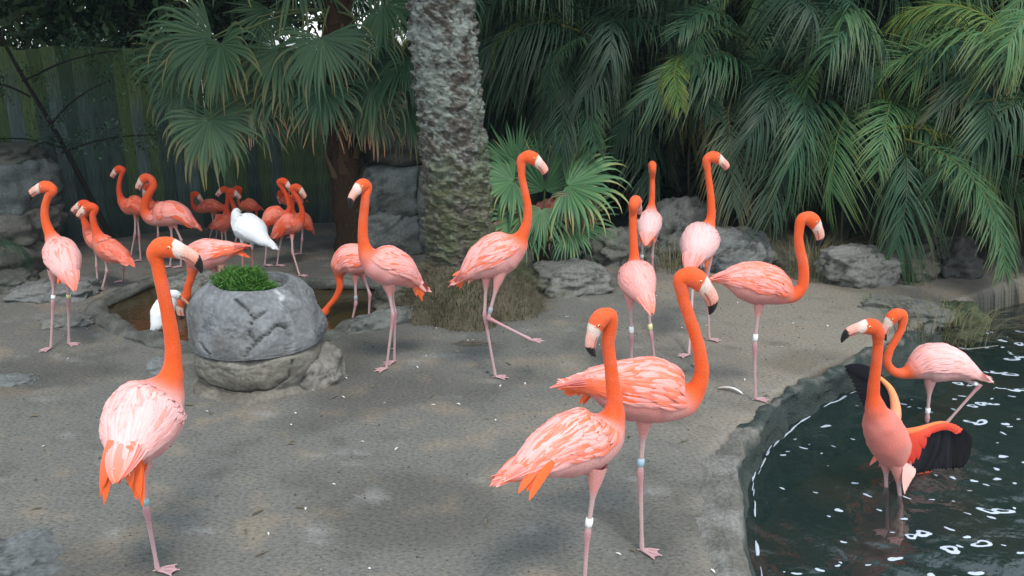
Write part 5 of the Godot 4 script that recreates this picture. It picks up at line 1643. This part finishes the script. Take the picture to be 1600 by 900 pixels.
	bird("flamingo", "flamingo with tall straight neck between planter rock and palm trunk, bill towards the camera", "flamingos of the flock", Vector3(-0.849, 0, -5.236), {"spine": [[0.226, 0.54, -0.16, 0.026], [0.173, 0.604, -0.11, 0.064], [0.107, 0.679, -0.05, 0.11], [0.035, 0.723, 0, 0.129], [-0.027, 0.759, 0.04, 0.112], [-0.072, 0.803, 0.06, 0.065], [-0.097, 0.875, 0.06, 0.037], [-0.1, 0.98, 0.06, 0.031], [-0.085, 1.104, 0.06, 0.028], [-0.072, 1.194, 0.06, 0.027]],
		"head": [-0.087, 1.26, 0.07, -0.55, -0.25, 0.75], "size": 1.0, "legs": [[0.037, 0.57, 0, 0.059, 0.384, 0, 0, 0, 0, -0.857, 0.514, ""], [0.051, 0.564, -0.02, 0.062, 0.377, -0.074, 0.035, 0, -0.128, -0.759, 0.651, ""]],
		"plumes": [[0.199, 0.594, -0.1, 0.242, 0.442, -0.14, 0], [0.208, 0.594, -0.1, 0.269, 0.507, -0.15, 1]], "pale": 0.6, "red": 0.0, "streak": 0.15, "side": 1, "fine": 1})
	bird("flamingo", "walking flamingo right of the palm trunk with one foot lifted forward", "flamingos of the flock", Vector3(-0.11, 0, -5.103), {"spine": [[-0.212, 0.687, 0, 0.02], [-0.155, 0.73, 0, 0.065], [-0.085, 0.78, 0, 0.114], [-0.003, 0.822, 0, 0.138], [0.07, 0.864, 0, 0.129], [0.134, 0.905, 0, 0.086], [0.178, 0.972, 0, 0.037], [0.206, 1.058, 0, 0.028], [0.206, 1.159, 0, 0.024], [0.185, 1.259, 0, 0.023], [0.169, 1.351, 0, 0.022]],
		"head": [0.22, 1.449, 0, 0.9, -0.35, 0.1], "size": 1.0, "legs": [[-0.053, 0.696, 0, -0.068, 0.438, 0, 0, 0, 0, 0.995, 0.1, ""], [0.025, 0.694, 0.04, -0.042, 0.429, 0.04, 0.23, 0.272, 0.04, 0.995, 0.1, "grey"]],
		"plumes": [[-0.183, 0.725, 0, -0.243, 0.61, 0, 0], [-0.183, 0.738, 0, -0.265, 0.691, 0, 0], [-0.155, 0.704, 0, -0.189, 0.645, 0, 2]], "pale": 0.8, "red": 0.0, "streak": 0.45, "side": 1, "fine": 1})
	bird("flamingo", "flamingo seen from behind with heart-shaped pale back, standing behind the two nearest birds", "flamingos of the flock", Vector3(0.776, 0, -5.018), {"spine": [[0.041, 0.607, 0.2, 0.035], [0.021, 0.654, 0.14, 0.078], [0.006, 0.682, 0.04, 0.11], [0.012, 0.703, -0.06, 0.11], [0.011, 0.737, -0.12, 0.068], [0.007, 0.795, -0.14, 0.033], [-0.001, 0.88, -0.14, 0.027], [-0.009, 0.984, -0.14, 0.024], [-0.013, 1.075, -0.14, 0.024]],
		"head": [0.001, 1.151, -0.15, 0.35, -0.25, -0.8], "size": 1.0, "legs": [[-0.032, 0.581, 0, -0.008, 0.302, 0, 0, 0, 0, -0.287, -0.958, "white"], [0.077, 0.581, 0, 0.119, 0.316, -0.032, 0.178, 0, -0.064, 0.287, -0.958, "yellow"]],
		"plumes": [[0.023, 0.657, 0.15, 0.03, 0.572, 0.18, 2], [0.054, 0.657, 0.15, 0.085, 0.557, 0.16, 0]], "pale": 0.55, "red": 0.0, "streak": 0.0, "side": 0, "fine": 1})
	bird("flamingo", "farthest flamingo on the right seen from behind with straight neck, before the back boulders", "flamingos of the flock", Vector3(1.19, 0, -7.309), {"spine": [[-0.006, 0.474, 0.2, 0.039], [0.005, 0.508, 0.15, 0.079], [0.03, 0.555, 0.05, 0.105], [0.056, 0.592, -0.05, 0.098], [0.067, 0.653, -0.1, 0.053], [0.073, 0.719, -0.12, 0.029], [0.073, 0.824, -0.12, 0.025], [0.068, 0.94, -0.12, 0.023]],
		"head": [0.062, 1.055, -0.12, 0.03, -0.2, -1], "size": 1.0, "legs": [[-0.013, 0.409, 0, -0.01, 0.218, 0, 0.006, 0, 0, 0, -1, "white"], [0.09, 0.427, 0, 0.085, 0.243, -0.021, 0.106, 0, -0.042, 0, -1, ""]],
		"plumes": [[-0.01, 0.536, 0.17, -0.043, 0.416, 0.2, 0], [0.012, 0.536, 0.17, 0.014, 0.393, 0.2, 0], [0.029, 0.536, 0.17, 0.057, 0.451, 0.2, 0]], "pale": 1.0, "red": 0.0, "streak": 0.0, "side": 0, "fine": 1})
	bird("flamingo", "pale backed flamingo before the big back boulder, neck upright and bill to the right", "flamingos of the flock", Vector3(1.462, 0, -5.796), {"spine": [[-0.206, 0.657, 0.2, 0.045], [-0.182, 0.697, 0.16, 0.089], [-0.137, 0.742, 0.06, 0.127], [-0.094, 0.774, -0.04, 0.124], [-0.051, 0.817, -0.1, 0.068], [-0.024, 0.884, -0.12, 0.034], [-0.027, 1.001, -0.12, 0.027], [-0.044, 1.117, -0.12, 0.024], [-0.066, 1.232, -0.12, 0.023]],
		"head": [-0.036, 1.333, -0.12, 0.95, -0.22, -0.05], "size": 1.0, "legs": [[-0.056, 0.613, 0, -0.035, 0.314, 0, 0, 0, 0, 0.981, 0.196, ""], [-0.153, 0.556, 0, -0.181, 0.267, 0.156, -0.215, 0, 0.311, -0.97, 0.243, ""]],
		"plumes": [[-0.206, 0.721, 0.18, -0.239, 0.611, 0.2, 0], [-0.17, 0.721, 0.18, -0.169, 0.639, 0.2, 0], [-0.127, 0.713, 0.15, -0.131, 0.606, 0.18, 1], [-0.101, 0.713, 0.15, -0.098, 0.607, 0.15, 0]], "pale": 1.0, "red": 0.0, "streak": 0.0, "side": 0, "fine": 1})
	bird("flamingo", "flamingo in profile facing right on one leg near the pond edge", "flamingos of the flock", Vector3(1.51, 0, -4.747), {"spine": [[-0.271, 0.777, 0, 0.019], [-0.218, 0.781, 0, 0.065], [-0.149, 0.773, 0, 0.106], [-0.063, 0.754, 0, 0.126], [0.022, 0.738, 0, 0.118], [0.101, 0.706, 0, 0.084], [0.172, 0.686, 0, 0.044], [0.214, 0.726, 0, 0.033], [0.221, 0.805, 0, 0.03], [0.205, 0.891, 0, 0.029], [0.177, 0.981, 0, 0.027], [0.165, 1.065, 0, 0.026]],
		"head": [0.224, 1.141, 0, 0.8, -0.62, 0.05], "size": 1.0, "legs": [[-0.031, 0.638, 0, -0.034, 0.36, 0, 0, 0, 0, 0.995, 0.1, "white"]],
		"plumes": [[-0.219, 0.805, 0, -0.292, 0.762, 0, 3]], "pale": 0.4, "red": 0.0, "streak": 0.55, "side": 1, "fine": 1})
	bird("flamingo", "big flamingo at front right in profile, head bowed over its breast, blue leg band", "flamingos of the flock", Vector3(0.571, 0, -3.154), {"spine": [[-0.316, 0.787, 0, 0.018], [-0.243, 0.793, 0, 0.058], [-0.164, 0.779, 0, 0.1], [-0.084, 0.765, 0, 0.126], [-0.005, 0.759, 0, 0.137], [0.075, 0.742, 0, 0.119], [0.141, 0.73, 0, 0.077], [0.186, 0.77, 0, 0.038], [0.203, 0.835, 0, 0.03], [0.192, 0.919, 0, 0.027], [0.163, 1.016, 0, 0.025], [0.132, 1.097, 0, 0.024], [0.107, 1.172, 0, 0.024]],
		"head": [0.141, 1.241, 0, 0.87, -0.45, 0.1], "size": 1.0, "legs": [[-0.022, 0.614, 0, -0.028, 0.391, 0, -0.003, 0, 0, 0.912, 0.41, "blue"]],
		"plumes": [[-0.23, 0.81, 0, -0.352, 0.747, 0, 0], [-0.23, 0.793, 0, -0.309, 0.696, 0, 0], [-0.217, 0.816, 0, -0.296, 0.821, 0, 1]], "pale": 0.5, "red": 0.0, "streak": 0.6, "side": 1, "fine": 1})
	bird("flamingo", "flamingo at front centre seen from behind, head lowered to the left, white leg band", "flamingos of the flock", Vector3(0.282, 0, -2.797), {"spine": [[-0.286, 0.658, 0.15, 0.016], [-0.231, 0.675, 0.12, 0.051], [-0.165, 0.697, 0.08, 0.088], [-0.079, 0.694, 0, 0.119], [0.004, 0.695, -0.05, 0.126], [0.067, 0.72, -0.08, 0.1], [0.102, 0.766, -0.1, 0.048], [0.107, 0.825, -0.1, 0.03], [0.097, 0.903, -0.1, 0.026], [0.087, 0.981, -0.1, 0.024], [0.075, 1.057, -0.1, 0.024]],
		"head": [0.04, 1.168, -0.07, -0.55, -0.68, 0.28], "size": 0.85, "legs": [[0.032, 0.56, 0, 0.009, 0.328, 0, 0, 0, 0, 0.958, 0.287, "white"]],
		"plumes": [[-0.201, 0.71, 0.1, -0.325, 0.629, 0.14, 0], [-0.156, 0.716, 0.14, -0.25, 0.586, 0.18, 0]], "pale": 0.8, "red": 0.0, "streak": 0.5, "side": 1, "fine": 1})
	bird("flamingo", "pink flamingo wading in the pond facing left, one leg trailing behind", "flamingos of the flock", Vector3(2.698, -0.42, -4.9), {"spine": [[0.283, 0.506, 0, 0.016], [0.195, 0.545, 0, 0.057], [0.096, 0.584, 0, 0.101], [0.005, 0.602, 0, 0.125], [-0.076, 0.602, 0, 0.117], [-0.144, 0.567, 0, 0.072], [-0.209, 0.536, 0, 0.035], [-0.275, 0.545, 0, 0.028], [-0.328, 0.61, 0, 0.025], [-0.322, 0.688, 0, 0.023], [-0.292, 0.765, 0, 0.022], [-0.269, 0.833, 0, 0.022]],
		"head": [-0.32, 0.917, 0, -0.7, -0.65, 0.05], "size": 1.0, "legs": [[-0.037, 0.47, 0, -0.019, 0.229, 0, 0, 0, 0, -1, 0, "white"], [0.115, 0.514, 0, 0.283, 0.453, 0, 0.109, 0.175, 0, -1, 0, "white"]],
		"plumes": [[0.159, 0.571, 0, 0.313, 0.497, 0, 0], [0.141, 0.558, 0, 0.249, 0.514, 0, 0]], "pale": 0.95, "red": 0.0, "streak": 0.1, "side": 1, "fine": 1})
	open_wings(bird("flamingo", "flamingo in the pond with both black edged wings held open, bill raised to the left", "flamingos of the flock", Vector3(2.148, -0.5, -4), {"spine": [[0.086, 0.295, -0.2, 0.029], [0.008, 0.398, -0.13, 0.071], [-0.085, 0.515, -0.05, 0.097], [-0.158, 0.62, 0, 0.109], [-0.218, 0.721, 0.03, 0.094], [-0.26, 0.803, 0.05, 0.056], [-0.285, 0.893, 0.05, 0.032], [-0.29, 0.986, 0.05, 0.028], [-0.292, 1.084, 0.05, 0.026], [-0.297, 1.171, 0.05, 0.025]],
		"head": [-0.344, 1.26, 0.06, -1, 0.14, 0.05], "size": 1.0, "legs": [[-0.073, 0.415, 0, -0.032, 0.213, 0, 0, 0, 0, -0.894, 0.447, ""], [-0.103, 0.41, -0.08, -0.079, 0.244, -0.08, -0.044, 0, -0.08, -0.894, 0.447, ""]],
		"plumes": [[-0.122, 0.508, -0.1, -0.161, 0.388, -0.12, 2], [0.108, 0.316, -0.2, 0.255, 0.292, -0.25, 0]], "pale": 0.0, "red": 0.3, "streak": 0.0, "side": 0, "fine": 1, "bare": true}))
	bird("flamingo", "flamingo feeding behind the small fan palm, only scraps of orange showing through its leaves", "flamingos of the flock", Vector3(0.304, 0, -8.315), {"spine": [[0.244, 0.39, 0, 0.033], [0.171, 0.456, 0, 0.078], [0.086, 0.502, 0, 0.091], [-0.005, 0.489, 0, 0.071], [-0.096, 0.476, 0, 0.036], [-0.174, 0.469, 0, 0.024], [-0.232, 0.443, 0, 0.021]],
		"head": [-0.265, 0.383, 0, -0.35, -0.93, 0], "size": 1.0, "legs": [[0.074, 0.403, 0, 0.071, 0.233, 0.128, 0.068, 0, 0.256, -1, 0, ""]],
		"plumes": [[0.165, 0.436, 0, 0.27, 0.377, 0, 0]], "pale": 0.4, "red": 0.2, "streak": 0.4, "side": 1, "fine": 0})
	bird("flamingo", "flamingo lying low between palm trunk and small fan palm, only its back showing", "flamingos of the flock", Vector3(-0.065, 0, -8.185), {"spine": [[-0.141, 0.286, 0, 0.032], [-0.076, 0.326, 0, 0.064], [-0.012, 0.319, 0, 0.077], [0.052, 0.286, 0, 0.058], [0.084, 0.233, 0, 0.024], [0.078, 0.167, 0, 0.02]],
		"head": [0.065, 0.094, 0, 0.3, -0.9, 0], "size": 1.0, "legs": [[-0.025, 0.247, 0, -0.025, 0.13, 0.063, -0.012, 0, 0.126, 1, 0, ""]],
		"plumes": [], "pale": 0.3, "red": 0.3, "streak": 0.4, "side": 1, "fine": 0})
	bird("ibis", "white ibis standing behind the planter rock seen from behind with folded neck", "white ibises", Vector3(-2.487, 0, -7.372), {"spine": [[0.325, 0.376, 0.12, 0.017], [0.251, 0.415, 0.09, 0.057], [0.158, 0.478, 0.03, 0.116], [0.067, 0.512, -0.03, 0.125], [0.002, 0.543, -0.08, 0.087]],
		"head": [-0.031, 0.63, -0.12, 0.1, -0.4, -1], "size": 1.0, "legs": [[0.035, 0.376, 0, 0.017, 0.183, 0, 0, 0, 0, 0, -1, ""], [0.121, 0.364, 0, 0.104, 0.172, -0.021, 0.082, 0, -0.042, 0, -1, ""]],
		"plumes": [], "pale": 1, "red": 0.0, "streak": 0, "side": 0, "fine": 1})
	bird("ibis", "white ibis standing in the small pool behind the nearest left flamingo's neck", "white ibises", Vector3(-2.708, -0.12, -6), {"spine": [[-0.015, 0.137, 0.04, 0.015], [0.021, 0.19, 0.03, 0.053], [0.052, 0.267, 0, 0.083], [0.087, 0.337, -0.02, 0.071], [0.122, 0.385, -0.03, 0.043]],
		"head": [0.15, 0.41, -0.03, 0.75, -0.55, -0.5], "size": 1.0, "legs": [[0.022, 0.174, 0, 0.014, 0.112, 0, 0, 0, 0, 1, 0, ""], [0.071, 0.195, -0.03, 0.06, 0.101, -0.03, 0.046, 0, -0.03, 1, 0, ""]],
		"plumes": [], "pale": 1, "red": 0.0, "streak": 0, "side": 0, "fine": 1})
